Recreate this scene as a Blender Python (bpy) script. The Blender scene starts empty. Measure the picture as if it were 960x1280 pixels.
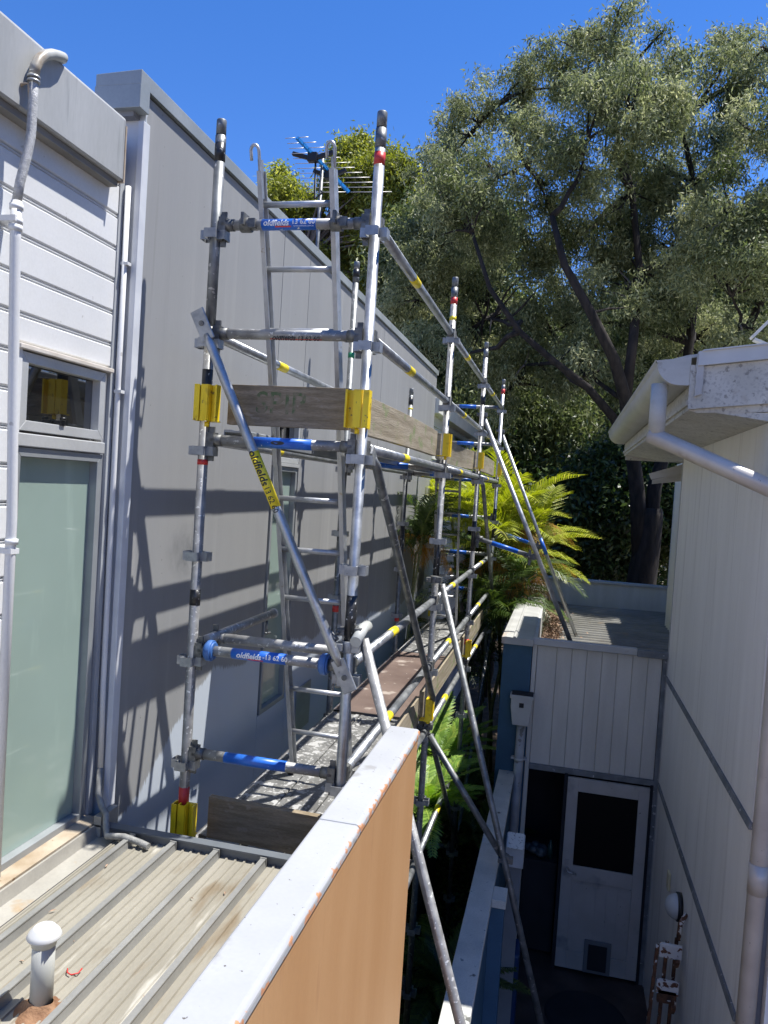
import bpy, math, random
import numpy as np
from mathutils import Vector, Matrix

# ------------------------------------------------------------------ camera, world, sun, exposure
S = bpy.context.scene
COL = S.collection
F = 960.0                                    # focal length in pixels of the 960x1280 photograph
_Y = Vector((225, 17, 960)).normalized()     # where the wall direction vanishes
_a = .064
_Z = Vector((_a, 1, -(_Y[0]*_a + _Y[1])/_Y[2])).normalized()
_X = _Y.cross(_Z)
if _X[0] < 0: _X = -_X
RW = Matrix((_X, _Y, _Z))                    # camera (right, up, forward) -> world

def ray(x, y): return RW @ Vector((x-480, 640-y, F))
def at(x, y, Y):
    d = ray(x, y); return d*(Y/d.y)

cd = bpy.data.cameras.new('camera'); cam = bpy.data.objects.new('camera', cd); COL.objects.link(cam)
cd.sensor_fit = 'VERTICAL'; cd.sensor_height = 36; cd.lens = 27.0
cd.clip_start = .05; cd.clip_end = 2000
r_, u_, f_ = RW @ Vector((1,0,0)), RW @ Vector((0,1,0)), RW @ Vector((0,0,1))
cam.matrix_world = Matrix(((r_[0],u_[0],-f_[0],0),(r_[1],u_[1],-f_[1],0),(r_[2],u_[2],-f_[2],0),(0,0,0,1)))
S.camera = cam

SD = Vector((-.292, -.100, -.80)).normalized()
w = bpy.data.worlds.new('World'); S.world = w; w.use_nodes = True
nt = w.node_tree; nt.nodes.clear()
sky = nt.nodes.new('ShaderNodeTexSky'); sky.sky_type = 'NISHITA'; sky.sun_disc = False
sky.sun_elevation = math.asin(-SD.z); sky.sun_rotation = math.atan2(-SD.x, -SD.y)
sky.air_density = 1.0; sky.dust_density = 0.0; sky.ozone_density = 4.0; sky.altitude = 800
hs = nt.nodes.new('ShaderNodeHueSaturation'); hs.inputs['Saturation'].default_value = 1.27
mxs = nt.nodes.new('ShaderNodeMix'); mxs.data_type = 'RGBA'; mxs.blend_type = 'MULTIPLY'; mxs.inputs['Factor'].default_value = 1; mxs.inputs['B'].default_value = (1.06, .86, 1.03, 1)
bg = nt.nodes.new('ShaderNodeBackground'); bg.inputs[1].default_value = 0.125
wo = nt.nodes.new('ShaderNodeOutputWorld')
nt.links.new(sky.outputs[0], hs.inputs['Color']); nt.links.new(hs.outputs[0], mxs.inputs['A']); nt.links.new(mxs.outputs['Result'], bg.inputs[0]); nt.links.new(bg.outputs[0], wo.inputs[0])
sl = bpy.data.lights.new('sun', 'SUN'); sl.energy = 5.0; sl.angle = math.radians(.53); sl.color = (1, .965, .91)
so = bpy.data.objects.new('sun', sl); COL.objects.link(so)
so.rotation_euler = (-SD).to_track_quat('Z', 'Y').to_euler()
S.view_settings.view_transform = 'Standard'; S.view_settings.look = 'None'
S.view_settings.exposure = 0.73; S.view_settings.gamma = 1.0

RND = random.Random(7)
NR = np.random.default_rng(11)
GZ = -4.75                                   # ground level (eye at 0)

# ------------------------------------------------------------------ materials
MC = {}
def mat(name, c1, c2=None, scale=3, rough=.6, metal=0, bump=0, bscale=None, stretch=(1,1,1), contrast=(.35,.65), detail=5,
        spots=None, grain=0, rough2=None, objrand=0, trans=0):
    """noise between two colours in world space; spots = (colour, scale, threshold) adds speckle or stains"""
    if name in MC: return MC[name]
    m = bpy.data.materials.new(name); m.use_nodes = True; MC[name] = m
    t = m.node_tree; N = t.nodes; L = t.links; bs = N['Principled BSDF']
    geo = N.new('ShaderNodeNewGeometry'); mp = N.new('ShaderNodeMapping'); mp.inputs['Scale'].default_value = stretch
    L.new(geo.outputs['Position'], mp.inputs[0])
    no = N.new('ShaderNodeTexNoise'); no.inputs['Scale'].default_value = scale; no.inputs['Detail'].default_value = detail
    L.new(mp.outputs[0], no.inputs[0])
    rp = N.new('ShaderNodeValToRGB'); e = rp.color_ramp.elements
    e[0].position, e[1].position = contrast
    e[0].color = (*c1, 1); e[1].color = (*(c2 or c1), 1)
    L.new(no.outputs[0], rp.inputs[0]); out = rp.outputs[0]
    for sp in (spots or []):
        col, sc, th = sp[:3]; st = sp[3] if len(sp) > 3 else (1,1,1); soft = sp[4] if len(sp) > 4 else .03
        mq = N.new('ShaderNodeMapping'); mq.inputs['Scale'].default_value = st; mq.inputs['Location'].default_value = (3.1, 1.7, 5.3)
        L.new(geo.outputs['Position'], mq.inputs[0])
        n2 = N.new('ShaderNodeTexNoise'); n2.inputs['Scale'].default_value = sc; n2.inputs['Detail'].default_value = 4
        L.new(mq.outputs[0], n2.inputs[0])
        r2 = N.new('ShaderNodeMapRange'); r2.inputs[1].default_value = th; r2.inputs[2].default_value = th+soft
        L.new(n2.outputs[0], r2.inputs[0])
        mx = N.new('ShaderNodeMix'); mx.data_type = 'RGBA'; mx.inputs['B'].default_value = (*col, 1)
        L.new(r2.outputs[0], mx.inputs['Factor']); L.new(out, mx.inputs['A']); out = mx.outputs['Result']
    if grain:
        n3 = N.new('ShaderNodeTexNoise'); n3.inputs['Scale'].default_value = 90; n3.inputs['Detail'].default_value = 3
        L.new(mp.outputs[0], n3.inputs[0])
        h = N.new('ShaderNodeHueSaturation'); mr = N.new('ShaderNodeMapRange')
        mr.inputs[1].default_value = .3; mr.inputs[2].default_value = .7; mr.inputs[3].default_value = 1-grain; mr.inputs[4].default_value = 1+grain
        L.new(n3.outputs[0], mr.inputs[0]); L.new(mr.outputs[0], h.inputs['Value']); L.new(out, h.inputs['Color']); out = h.outputs[0]
    if objrand:
        oi = N.new('ShaderNodeObjectInfo'); h = N.new('ShaderNodeHueSaturation'); mr = N.new('ShaderNodeMapRange')
        mr.inputs[3].default_value = 1-objrand; mr.inputs[4].default_value = 1+objrand
        L.new(oi.outputs['Random'], mr.inputs[0]); L.new(mr.outputs[0], h.inputs['Value']); L.new(out, h.inputs['Color']); out = h.outputs[0]
    L.new(out, bs.inputs['Base Color'])
    if rough2 is None: bs.inputs['Roughness'].default_value = rough
    else:
        mr = N.new('ShaderNodeMapRange'); mr.inputs[3].default_value = rough; mr.inputs[4].default_value = rough2
        mr.inputs[1].default_value = .3; mr.inputs[2].default_value = .7
        L.new(no.outputs[0], mr.inputs[0]); L.new(mr.outputs[0], bs.inputs['Roughness'])
    bs.inputs['Metallic'].default_value = metal
    if bump:
        nb = N.new('ShaderNodeTexNoise'); nb.inputs['Scale'].default_value = bscale or scale*6; nb.inputs['Detail'].default_value = 4
        L.new(mp.outputs[0], nb.inputs[0])
        b = N.new('ShaderNodeBump'); b.inputs['Strength'].default_value = bump; b.inputs['Distance'].default_value = .01
        L.new(nb.outputs[0], b.inputs['Height']); L.new(b.outputs[0], bs.inputs['Normal'])
    return m

def glass_mat(name, col, rough, spec=.6, coat=1.0, metal=0):
    m = mat(name, col, tuple(c*1.12 for c in col), scale=1.2, rough=rough, metal=metal, spots=[(tuple(min(1,c*1.35+.012) for c in col), 5, .60, (1,1.5,.3), .25)])
    b = m.node_tree.nodes['Principled BSDF']
    b.inputs['Specular IOR Level'].default_value = spec; b.inputs['Coat Weight'].default_value = coat
    b.inputs['Coat Roughness'].default_value = .03
    return m

def leaf_mat(name, dark, light, tint, trans=.3, rough=.42):
    m = bpy.data.materials.new(name); m.use_nodes = True; MC[name] = m
    t = m.node_tree; N = t.nodes; L = t.links; bs = N['Principled BSDF']; out = N['Material Output']
    at_ = N.new('ShaderNodeAttribute'); at_.attribute_name = 'shade'
    rp = N.new('ShaderNodeValToRGB'); e = rp.color_ramp.elements
    e[0].position = 0; e[0].color = (*dark, 1); e[1].position = 1; e[1].color = (*tint, 1)
    k = rp.color_ramp.elements.new(.62); k.color = (*light, 1)
    L.new(at_.outputs['Fac'], rp.inputs[0]); L.new(rp.outputs[0], bs.inputs['Base Color'])
    bs.inputs['Roughness'].default_value = rough; bs.inputs['Specular IOR Level'].default_value = .55
    tr = N.new('ShaderNodeBsdfTranslucent'); h = N.new('ShaderNodeHueSaturation'); h.inputs['Value'].default_value = 1.3; h.inputs['Saturation'].default_value = 1.15
    L.new(rp.outputs[0], h.inputs['Color']); L.new(h.outputs[0], tr.inputs[0])
    mx = N.new('ShaderNodeMixShader'); mx.inputs[0].default_value = trans
    L.new(bs.outputs[0], mx.inputs[1]); L.new(tr.outputs[0], mx.inputs[2]); L.new(mx.outputs[0], out.inputs[0])
    return m

def position_mask(m, fn):
    """fn(N, L, X, Y, Z) -> (mask socket, colour) repaints part of material m by where it is (paint that stays put)"""
    t = m.node_tree; N = t.nodes; L = t.links; bs = N['Principled BSDF']
    geo = N.new('ShaderNodeNewGeometry'); sp = N.new('ShaderNodeSeparateXYZ'); L.new(geo.outputs['Position'], sp.inputs[0])
    mask, col = fn(N, L, sp.outputs[0], sp.outputs[1], sp.outputs[2], geo.outputs['Position'])
    src = bs.inputs['Base Color'].links[0].from_socket
    mx = N.new('ShaderNodeMix'); mx.data_type = 'RGBA'; mx.inputs['B'].default_value = (*col, 1)
    L.new(mask, mx.inputs['Factor']); L.new(src, mx.inputs['A']); L.new(mx.outputs['Result'], bs.inputs['Base Color'])

def mth(N, L, op, a, b=None, c=None, clamp=False):
    n = N.new('ShaderNodeMath'); n.operation = op; n.use_clamp = clamp
    for i, v in enumerate((a, b, c)):
        if v is None: continue
        if isinstance(v, (int, float)): n.inputs[i].default_value = v
        else: L.new(v, n.inputs[i])
    return n.outputs[0]

# ------------------------------------------------------------------ mesh helpers
WL = {}                                       # world location of every object I make
def tag(o, label=None, cat=None, group=None, kind=None):
    if label: o['label'] = label
    if cat: o['category'] = cat
    if group: o['group'] = group
    if kind: o['kind'] = kind
    return o
def empty(name, loc, label, cat, group=None):
    o = bpy.data.objects.new(name, None); COL.objects.link(o); o.location = loc; o.empty_display_size = .1
    WL[o.name] = Vector(loc); return tag(o, label, cat, group)

class MB:
    def __init__(s): s.v = []; s.f = []; s.m = []; s.s = []
    def add(s, vs, fs, mi=0, sm=False):
        b = len(s.v); s.v += [tuple(v) for v in vs]
        for q in fs: s.f.append([b+i for i in q]); s.m.append(mi); s.s.append(sm)
        return s
    def box(s, x0, x1, y0, y1, z0, z1, mi=0):
        return s.add([(x0,y0,z0),(x1,y0,z0),(x1,y1,z0),(x0,y1,z0),(x0,y0,z1),(x1,y0,z1),(x1,y1,z1),(x0,y1,z1)],
                     [(0,3,2,1),(4,5,6,7),(0,1,5,4),(1,2,6,5),(2,3,7,6),(3,0,4,7)], mi)
    def obox(s, p0, p1, w, h, up=(0,0,1), mi=0):
        """bar from p0 to p1, width w across, height h along up"""
        p0, p1 = Vector(p0), Vector(p1); d = (p1-p0).normalized(); up = Vector(up)
        sd = d.cross(up).normalized(); u2 = sd.cross(d).normalized()
        vs = []
        for p in (p0, p1):
            for a, b in ((-1,-1),(1,-1),(1,1),(-1,1)): vs.append(p+sd*(a*w/2)+u2*(b*h/2))
        return s.add(vs, [(3,2,1,0),(4,5,6,7),(0,1,5,4),(1,2,6,5),(2,3,7,6),(3,0,4,7)], mi)
    def tube(s, pts, r, n=14, cap=True, mi=0, hollow=False):
        """swept circle through pts; r a number or one per point"""
        P = [Vector(p) for p in pts]; R = [r]*len(P) if isinstance(r, (int, float)) else r
        prev = None; rings = []; vs = []
        for i, p in enumerate(P):
            d = (P[min(i+1, len(P)-1)] - P[max(i-1, 0)]).normalized()
            if prev is None:
                a = Vector((0,0,1)) if abs(d.z) < .9 else Vector((1,0,0)); x = d.cross(a).normalized()
            else:
                x = (prev - d*prev.dot(d)).normalized()
            prev = x; y = d.cross(x)
            rings.append(len(vs))
            for k in range(n):
                t = 2*math.pi*k/n; vs.append(p + (x*math.cos(t)+y*math.sin(t))*R[i])
        fs = []
        for i in range(len(P)-1):
            a, b = rings[i], rings[i+1]
            for k in range(n): fs.append((a+k, a+(k+1) % n, b+(k+1) % n, b+k))
        s.add(vs, fs, mi, True)
        if cap:
            base = len(s.v)-len(vs)
            s.f.append([base+rings[0]+k for k in range(n)][::-1]); s.m.append(mi); s.s.append(False)
            s.f.append([base+rings[-1]+k for k in range(n)]); s.m.append(mi); s.s.append(False)
        return s
    def prism(s, prof, axis, a0, a1, mi=0, sm=False):
        """closed profile (list of 2-tuples) extruded along 'x','y' or 'z' from a0 to a1"""
        mk = {'y': lambda p, t: (p[0], t, p[1]), 'x': lambda p, t: (t, p[0], p[1]), 'z': lambda p, t: (p[0], p[1], t)}[axis]
        n = len(prof); vs = [mk(p, a0) for p in prof] + [mk(p, a1) for p in prof]
        fs = [(i, (i+1) % n, n+(i+1) % n, n+i) for i in range(n)]
        s.add(vs, fs, mi, sm); b = len(s.v)-2*n
        s.f.append([b+i for i in range(n)][::-1]); s.m.append(mi); s.s.append(False)
        s.f.append([b+n+i for i in range(n)]); s.m.append(mi); s.s.append(False)
        return s
    def sheet(s, prof, axis, a0, a1, th=.002, mi=0):
        """open profile given thickness downwards, extruded"""
        up = list(prof); lo = [(p[0], p[1]-th) for p in reversed(prof)]
        return s.prism(up+lo, axis, a0, a1, mi)
    def lathe(s, prof, c, n=24, mi=0):
        """prof = [(r, z)...] turned about a vertical axis at c"""
        vs = []; fs = []
        for (r, z) in prof:
            for k in range(n):
                t = 2*math.pi*k/n; vs.append((c[0]+r*math.cos(t), c[1]+r*math.sin(t), c[2]+z))
        for i in range(len(prof)-1):
            for k in range(n): fs.append((i*n+k, i*n+(k+1) % n, (i+1)*n+(k+1) % n, (i+1)*n+k))
        return s.add(vs, fs, mi, True)
    def build(s, name, mt, parent=None, bevel=0, recalc=True):
        v = np.array(s.v, dtype=float); c = (v.min(0)+v.max(0))/2
        me = bpy.data.meshes.new(name); me.from_pydata((v-c).tolist(), [], s.f)
        mts = mt if isinstance(mt, (list, tuple)) else [mt]
        for m in mts: me.materials.append(m)
        me.polygons.foreach_set('material_index', s.m); me.polygons.foreach_set('use_smooth', s.s)
        if recalc:
            import bmesh
            bm = bmesh.new(); bm.from_mesh(me); bmesh.ops.recalc_face_normals(bm, faces=bm.faces); bm.to_mesh(me); bm.free()
        me.update()
        o = bpy.data.objects.new(name, me); COL.objects.link(o)
        c = Vector(c); WL[o.name] = c
        if parent is not None: o.parent = parent; o.location = c - WL[parent.name]
        else: o.location = c
        if bevel:
            b = o.modifiers.new('edge', 'BEVEL'); b.width = bevel; b.segments = 2; b.limit_method = 'ANGLE'
        return o
def share(src, parent, world, rot=None, scale=None):
    """copy of one mesh object at a world position"""
    o = src.copy(); COL.objects.link(o); world = Vector(world); WL[o.name] = world
    o.parent = parent; o.location = world - (WL[parent.name] if parent is not None else Vector())
    if rot: o.rotation_euler = rot
    return o

def raw_mesh(name, V, Fc, mt, parent=None, shade=None, kind=None, smooth=False):
    """big numpy meshes: V (n,3), Fc (m,k)"""
    V = np.asarray(V, dtype=np.float32); Fc = np.asarray(Fc, dtype=np.int32)
    c = (V.min(0)+V.max(0))/2
    me = bpy.data.meshes.new(name); me.vertices.add(len(V)); me.vertices.foreach_set('co', (V-c).ravel())
    k = Fc.shape[1]; me.loops.add(Fc.size); me.loops.foreach_set('vertex_index', Fc.ravel())
    me.polygons.add(len(Fc)); me.polygons.foreach_set('loop_start', np.arange(0, Fc.size, k, dtype=np.int32))
    me.materials.append(mt)
    if shade is not None:
        a = me.attributes.new('shade', 'FLOAT', 'FACE'); a.data.foreach_set('value', np.asarray(shade, dtype=np.float32))
    if smooth: me.polygons.foreach_set('use_smooth', np.ones(len(Fc), dtype=bool))
    me.update(calc_edges=True)
    o = bpy.data.objects.new(name, me); COL.objects.link(o); c = Vector([float(q) for q in c]); WL[o.name] = c
    if parent is not None: o.parent = parent; o.location = c - WL[parent.name]
    else: o.location = c
    if kind: o['kind'] = kind
    return o

def text_on(body, size, centre, xdir, nrm, mt, parent, name='lettering', r=None, shear=0, fat=0, spacing=1.0, lift=.0009):
    """flat letters centred at a point; with r they are wrapped round a tube of that radius whose axis passes r behind centre"""
    cu = bpy.data.curves.new('letters', 'FONT'); cu.body = body; cu.size = size; cu.align_x = 'CENTER'; cu.align_y = 'CENTER'
    cu.shear = shear; cu.offset = fat; cu.resolution_u = 3; cu.space_character = spacing
    o = bpy.data.objects.new('letters', cu); me0 = bpy.data.meshes.new_from_object(o)
    if r:
        import bmesh
        bm = bmesh.new(); bm.from_mesh(me0); q = -.6*size
        while q < .8*size:
            bmesh.ops.bisect_plane(bm, geom=bm.verts[:]+bm.edges[:]+bm.faces[:], plane_co=(0,q,0), plane_no=(0,1,0)); q += max(.0025, r*.16)
        bm.to_mesh(me0); bm.free()
    V = [v.co.copy() for v in me0.vertices]; Fc = [list(p.vertices) for p in me0.polygons]
    bpy.data.objects.remove(o)
    x = Vector(xdir).normalized(); n = Vector(nrm).normalized(); n = (n - x*n.dot(x)).normalized(); y = n.cross(x)
    C = Vector(centre); out = []
    for v in V:
        if r: t = v.y/r; p = C - n*r + x*v.x + (n*math.cos(t)+y*math.sin(t))*(r+lift)
        else: p = C + x*v.x + y*v.y + n*lift
        out.append(p)
    mb = MB(); mb.add(out, Fc)
    return mb.build(name, mt, parent, recalc=False)

# ------------------------------------------------------------------ palette
white = mat('white_paint', (.65,.66,.66), (.71,.72,.72), scale=2, rough=.5, bump=.04, grain=.03, spots=[((.48,.48,.47), 14, .70)])
white_return = mat('fresh_white_paint', (.56,.58,.61), (.66,.68,.70), scale=6, rough=.45, bump=.1, bscale=25)
joint_dark = mat('joint_shadow_gap', (.22,.23,.25), (.30,.31,.33), rough=.8)
fascia_m = mat('weathered_fascia_steel', (.33,.34,.335), (.45,.46,.455), scale=1.6, rough=.5, metal=.1, stretch=(1,1,.25), grain=.04,
               spots=[((.30,.265,.21), 2.6, .58, (1,1,.3), .16), ((.24,.25,.25), 9, .62, (1,1.5,.15), .1)])
rust_edge = mat('brown_stained_edge', (.22,.15,.09), (.45,.38,.30), scale=8, rough=.8)
grey_clad = mat('grey_wall_panel', (.255,.259,.260), (.285,.289,.290), scale=1.3, rough=.62, stretch=(1,3.5,.18), contrast=(.3,.7), grain=.03,
                spots=[((.315,.317,.316), 2.3, .56, (1,3,.10), .16), ((.20,.20,.195), 3.1, .66, (1,4,.12), .16), ((.16,.16,.155), 30, .735, (1,1,1), .03)])
cap_m = mat('parapet_cap_steel', (.27,.30,.31), (.37,.40,.41), scale=2, rough=.45, metal=.2, grain=.04, spots=[((.20,.17,.12), 5, .68, (1,1,1), .06)])
alu = mat('window_aluminium', (.52,.53,.52), (.60,.61,.60), scale=5, rough=.42, metal=.35, grain=.03)
alu_dark = mat('window_aluminium_grey', (.27,.29,.30), (.34,.36,.37), scale=5, rough=.45, metal=.3)
dark_glass = glass_mat('dark_window_glass', (.008,.009,.010), .02, .8)
frost = glass_mat('frosted_green_glass', (.26,.34,.30), .30, .5, .5)
galv_roof = mat('roof_steel', (.255,.237,.19), (.335,.315,.26), scale=2.2, rough=.55, metal=.2, stretch=(3,.5,1), grain=.06,
                spots=[((.21,.17,.115), 4, .57, (2,.6,1), .12), ((.44,.42,.36), 6, .62, (2,.4,1), .08)])
rib_m = mat('roof_rib_steel', (.25,.25,.235), (.33,.33,.31), scale=4, rough=.45, metal=.35, grain=.05)
flash_m = mat('flashing_steel', (.30,.285,.25), (.38,.365,.32), scale=4, rough=.55, metal=.15, grain=.05, spots=[((.36,.27,.17), 7, .60, (1,1,1), .1)])
sill_dirt = mat('dirty_sill', (.28,.215,.14), (.40,.34,.26), scale=9, rough=.8, bump=.15, spots=[((.20,.13,.07), 22, .66)])
dark_flash = mat('dark_flashing', (.11,.125,.14), (.16,.175,.19), scale=4, rough=.5, metal=.2)
pvc = mat('pvc_pipe', (.40,.41,.38), (.48,.49,.46), scale=7, rough=.4, spots=[((.30,.245,.17), 6, .60, (1,1,1), .15)])
pvc_clean = mat('clean_pvc', (.52,.53,.52), (.58,.59,.58), rough=.4)
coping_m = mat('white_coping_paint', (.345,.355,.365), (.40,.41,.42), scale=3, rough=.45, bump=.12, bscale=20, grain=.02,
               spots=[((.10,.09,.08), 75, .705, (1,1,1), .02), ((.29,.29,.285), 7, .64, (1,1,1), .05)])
orange_m = mat('orange_brown_paint', (.47,.255,.11), (.54,.315,.15), scale=1.4, rough=.5, bump=.08, bscale=14, stretch=(1,2,.5), grain=.03,
               spots=[((.40,.20,.09), 4, .66, (1,3,.4), .12)])
galv = mat('galvanised_tube', (.33,.345,.36), (.49,.505,.515), scale=14, rough=.32, metal=.78, rough2=.5, grain=.06,
           spots=[((.30,.30,.28), 20, .66, (1,1,1), .06)])
galv_white = mat('paint_spattered_tube', (.24,.24,.235), (.37,.37,.36), scale=18, rough=.4, metal=.45, rough2=.6,
                 spots=[((.62,.62,.60), 50, .62, (1,1,1), .02), ((.25,.24,.22), 40, .66, (1,1,1), .03)])
galv_old = mat('weathered_tube', (.13,.14,.145), (.24,.25,.25), scale=16, rough=.5, metal=.6, spots=[((.45,.45,.44), 26, .64, (1,1,1), .02), ((.16,.14,.12), 22, .66, (1,1,1), .04)])
galv_dark = mat('dark_cast_fitting', (.10,.105,.105), (.21,.21,.20), scale=30, rough=.55, metal=.6)
galv_cast = mat('galvanised_pressing', (.27,.285,.30), (.40,.415,.42), scale=25, rough=.45, metal=.6, spots=[((.2,.19,.18), 30, .68)])
tape_yellow = mat('yellow_tape', (.80,.62,.02), (.86,.70,.04), scale=20, rough=.4)
tape_red = mat('red_tape', (.55,.03,.03), (.62,.05,.04), scale=20, rough=.45, spots=[((.30,.20,.18), 60, .66)])
tape_green = mat('green_tape', (.02,.25,.12), rough=.5)
tape_black = mat('black_tape', (.015,.015,.016), (.03,.03,.03), scale=30, rough=.35, spots=[((.45,.45,.44), 70, .66, (1,1,1), .02)])
sleeve_blue = mat('blue_sleeve', (.015,.11,.50), (.03,.16,.60), scale=20, rough=.35, spots=[((.70,.72,.74), 45, .70, (1,1,1), .02)])
clamp_blue = mat('blue_clamp', (.03,.11,.33), (.06,.16,.42), scale=30, rough=.45)
clip_yellow = mat('yellow_toe_board_clip', (.85,.60,.012), (.92,.68,.02), scale=6, rough=.42, spots=[((.50,.32,.02), 16, .56, (1,1,1), .2), ((.20,.13,.04), 34, .66, (1,1,1), .05)])
letter_white = mat('white_print', (.82,.83,.84), rough=.5)
letter_red = mat('red_print', (.60,.05,.05), rough=.5)
letter_black = mat('black_print', (.02,.02,.02), rough=.5)
letter_green = mat('faded_green_print', (.10,.14,.06), (.23,.19,.125), scale=28, rough=.8, contrast=(.42,.56))
timber = mat('weathered_timber', (.155,.115,.075), (.27,.215,.15), scale=5, rough=.8, stretch=(.5,.5,6), bump=.3, bscale=30, grain=.15, objrand=.1)
timber_x = mat('weathered_timber_stained', (.19,.15,.095), (.30,.245,.17), scale=9, rough=.85, stretch=(.6,1,5), bump=.3, bscale=30, grain=.2,
               spots=[((.30,.25,.19), 12, .64, (1,1,2), .06)])
timber_pale = mat('pale_weathered_timber', (.24,.20,.135), (.36,.31,.23), scale=6, rough=.8, stretch=(1,.4,6), bump=.25, bscale=30, grain=.12, objrand=.08,
                  spots=[((.21,.24,.11), 7, .56, (1,1,1.5), .1)])
plank_m = mat('paint_spattered_steel_plank', (.15,.15,.145), (.25,.25,.24), scale=7, rough=.5, metal=.3, bump=.2, bscale=60,
              spots=[((.50,.50,.49), 13, .585, (1,1,1), .03), ((.52,.52,.50), 42, .60, (1,1,1), .02), ((.15,.14,.13), 14, .64, (1,1,1), .06)], objrand=.08)
plank_under = mat('steel_plank', (.30,.32,.33), (.42,.44,.45), scale=9, rough=.45, metal=.5)
ply_m = mat('brown_form_ply', (.105,.072,.06), (.165,.12,.10), scale=3, rough=.55, bump=.1, spots=[((.34,.29,.25), 4, .62, (1,1,1), .06), ((.55,.50,.44), 30, .70)])
ladder_m = mat('ladder_aluminium', (.40,.415,.42), (.52,.53,.54), scale=16, rough=.35, metal=.65, rough2=.5, spots=[((.36,.33,.28), 30, .68)])
blue_dark = mat('dark_blue_render', (.02,.075,.135), (.032,.10,.17), scale=3, rough=.6, bump=.1, grain=.05, spots=[((.09,.15,.21), 5, .66, (1,1,1), .1)])
concrete = mat('concrete_coping', (.42,.43,.40), (.54,.54,.50), scale=5, rough=.85, bump=.2, grain=.08, spots=[((.12,.12,.11), 5, .665, (1,1,1), .02), ((.20,.24,.25), 22, .66)])
clad_grey = mat('grey_painted_cladding', (.56,.54,.48), (.63,.61,.55), scale=4, rough=.6, stretch=(2,1,.3), grain=.04, objrand=.03)
trim_grey = mat('grey_trim', (.13,.145,.155), (.21,.225,.235), scale=9, rough=.7, spots=[((.45,.46,.46), 24, .66, (1,1,1), .03)])
fascia_pale = mat('pale_fascia', (.42,.42,.40), (.52,.52,.50), scale=5, rough=.6, spots=[((.35,.30,.24), 9, .66, (1,1,1), .1)])
house_white = mat('off_white_wall_sheet', (.79,.775,.72), (.85,.835,.78), scale=2.5, rough=.6, stretch=(1,3,.3), grain=.025, spots=[((.62,.60,.545), 3, .58, (1,4,.22), .2), ((.50,.47,.42), 40, .74)])
eave_m = mat('dirty_eave_paint', (.50,.49,.43), (.60,.59,.53), scale=5, rough=.6, grain=.03, spots=[((.42,.41,.365), 60, .53, (1,1,1), .12), ((.28,.27,.24), 24, .60, (1,1,1), .06), ((.45,.42,.36), 8, .62, (1,1,1), .1)])
gutter_m = mat('gutter_paint', (.47,.47,.43), (.57,.57,.53), scale=5, rough=.42, stretch=(1,.4,2), grain=.03, spots=[((.33,.31,.26), 10, .66, (1,1,1), .08)])
pipe_cream = mat('downpipe_paint', (.50,.46,.41), (.60,.56,.50), scale=6, rough=.35, metal=.15, spots=[((.30,.27,.23), 40, .70), ((.42,.36,.30), 7, .64, (1,1,1), .1)])
soil = mat('mulch_and_soil', (.035,.024,.016), (.11,.08,.055), scale=5, rough=.95, bump=.6, bscale=40, spots=[((.30,.24,.17), 18, .64, (1,1,1), .05)])
paving = mat('brown_paving', (.045,.032,.026), (.085,.06,.05), scale=4, rough=.7, grain=.1)
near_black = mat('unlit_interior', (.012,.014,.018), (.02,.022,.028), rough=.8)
bark = mat('dark_bark', (.009,.007,.006), (.032,.025,.021), scale=6, rough=.9, stretch=(2,2,.5), bump=.6, bscale=20)
bark_pale = mat('pale_bark', (.13,.11,.095), (.26,.23,.20), scale=6, rough=.9, stretch=(2,2,.5), bump=.4, bscale=20)
rust = mat('rusty_steel', (.06,.028,.016), (.17,.075,.035), scale=25, rough=.8, bump=.3, spots=[((.70,.68,.64), 16, .60, (1,1,1), .02)])
rust_white = mat('flaking_white_paint', (.66,.64,.60), (.72,.70,.66), scale=20, rough=.7, spots=[((.14,.06,.03), 25, .56, (1,1,1), .02)])
cream = mat('cream_plastic', (.66,.60,.38), rough=.5)
meter_m = mat('meter_box_plastic', (.40,.41,.40), (.48,.49,.48), scale=9, rough=.5)
black_plastic = mat('black_plastic', (.012,.012,.013), rough=.4)
blue_plastic = mat('blue_antenna_plastic', (.01,.22,.62), rough=.4)
bin_blue = mat('blue_bin_plastic', (.012,.045,.14), rough=.45)
roof_grey = mat('corrugated_roof_steel', (.19,.185,.165), (.27,.265,.24), scale=3, rough=.55, metal=.25, grain=.05, spots=[((.30,.24,.17), 3, .62, (1,1,1), .1)])
board_far = mat('cream_weatherboard', (.68,.68,.62), (.76,.76,.70), scale=3, rough=.6)
leaf_litter = mat('dry_leaf_litter', (.16,.095,.06), (.42,.29,.20), scale=40, rough=.8)

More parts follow.
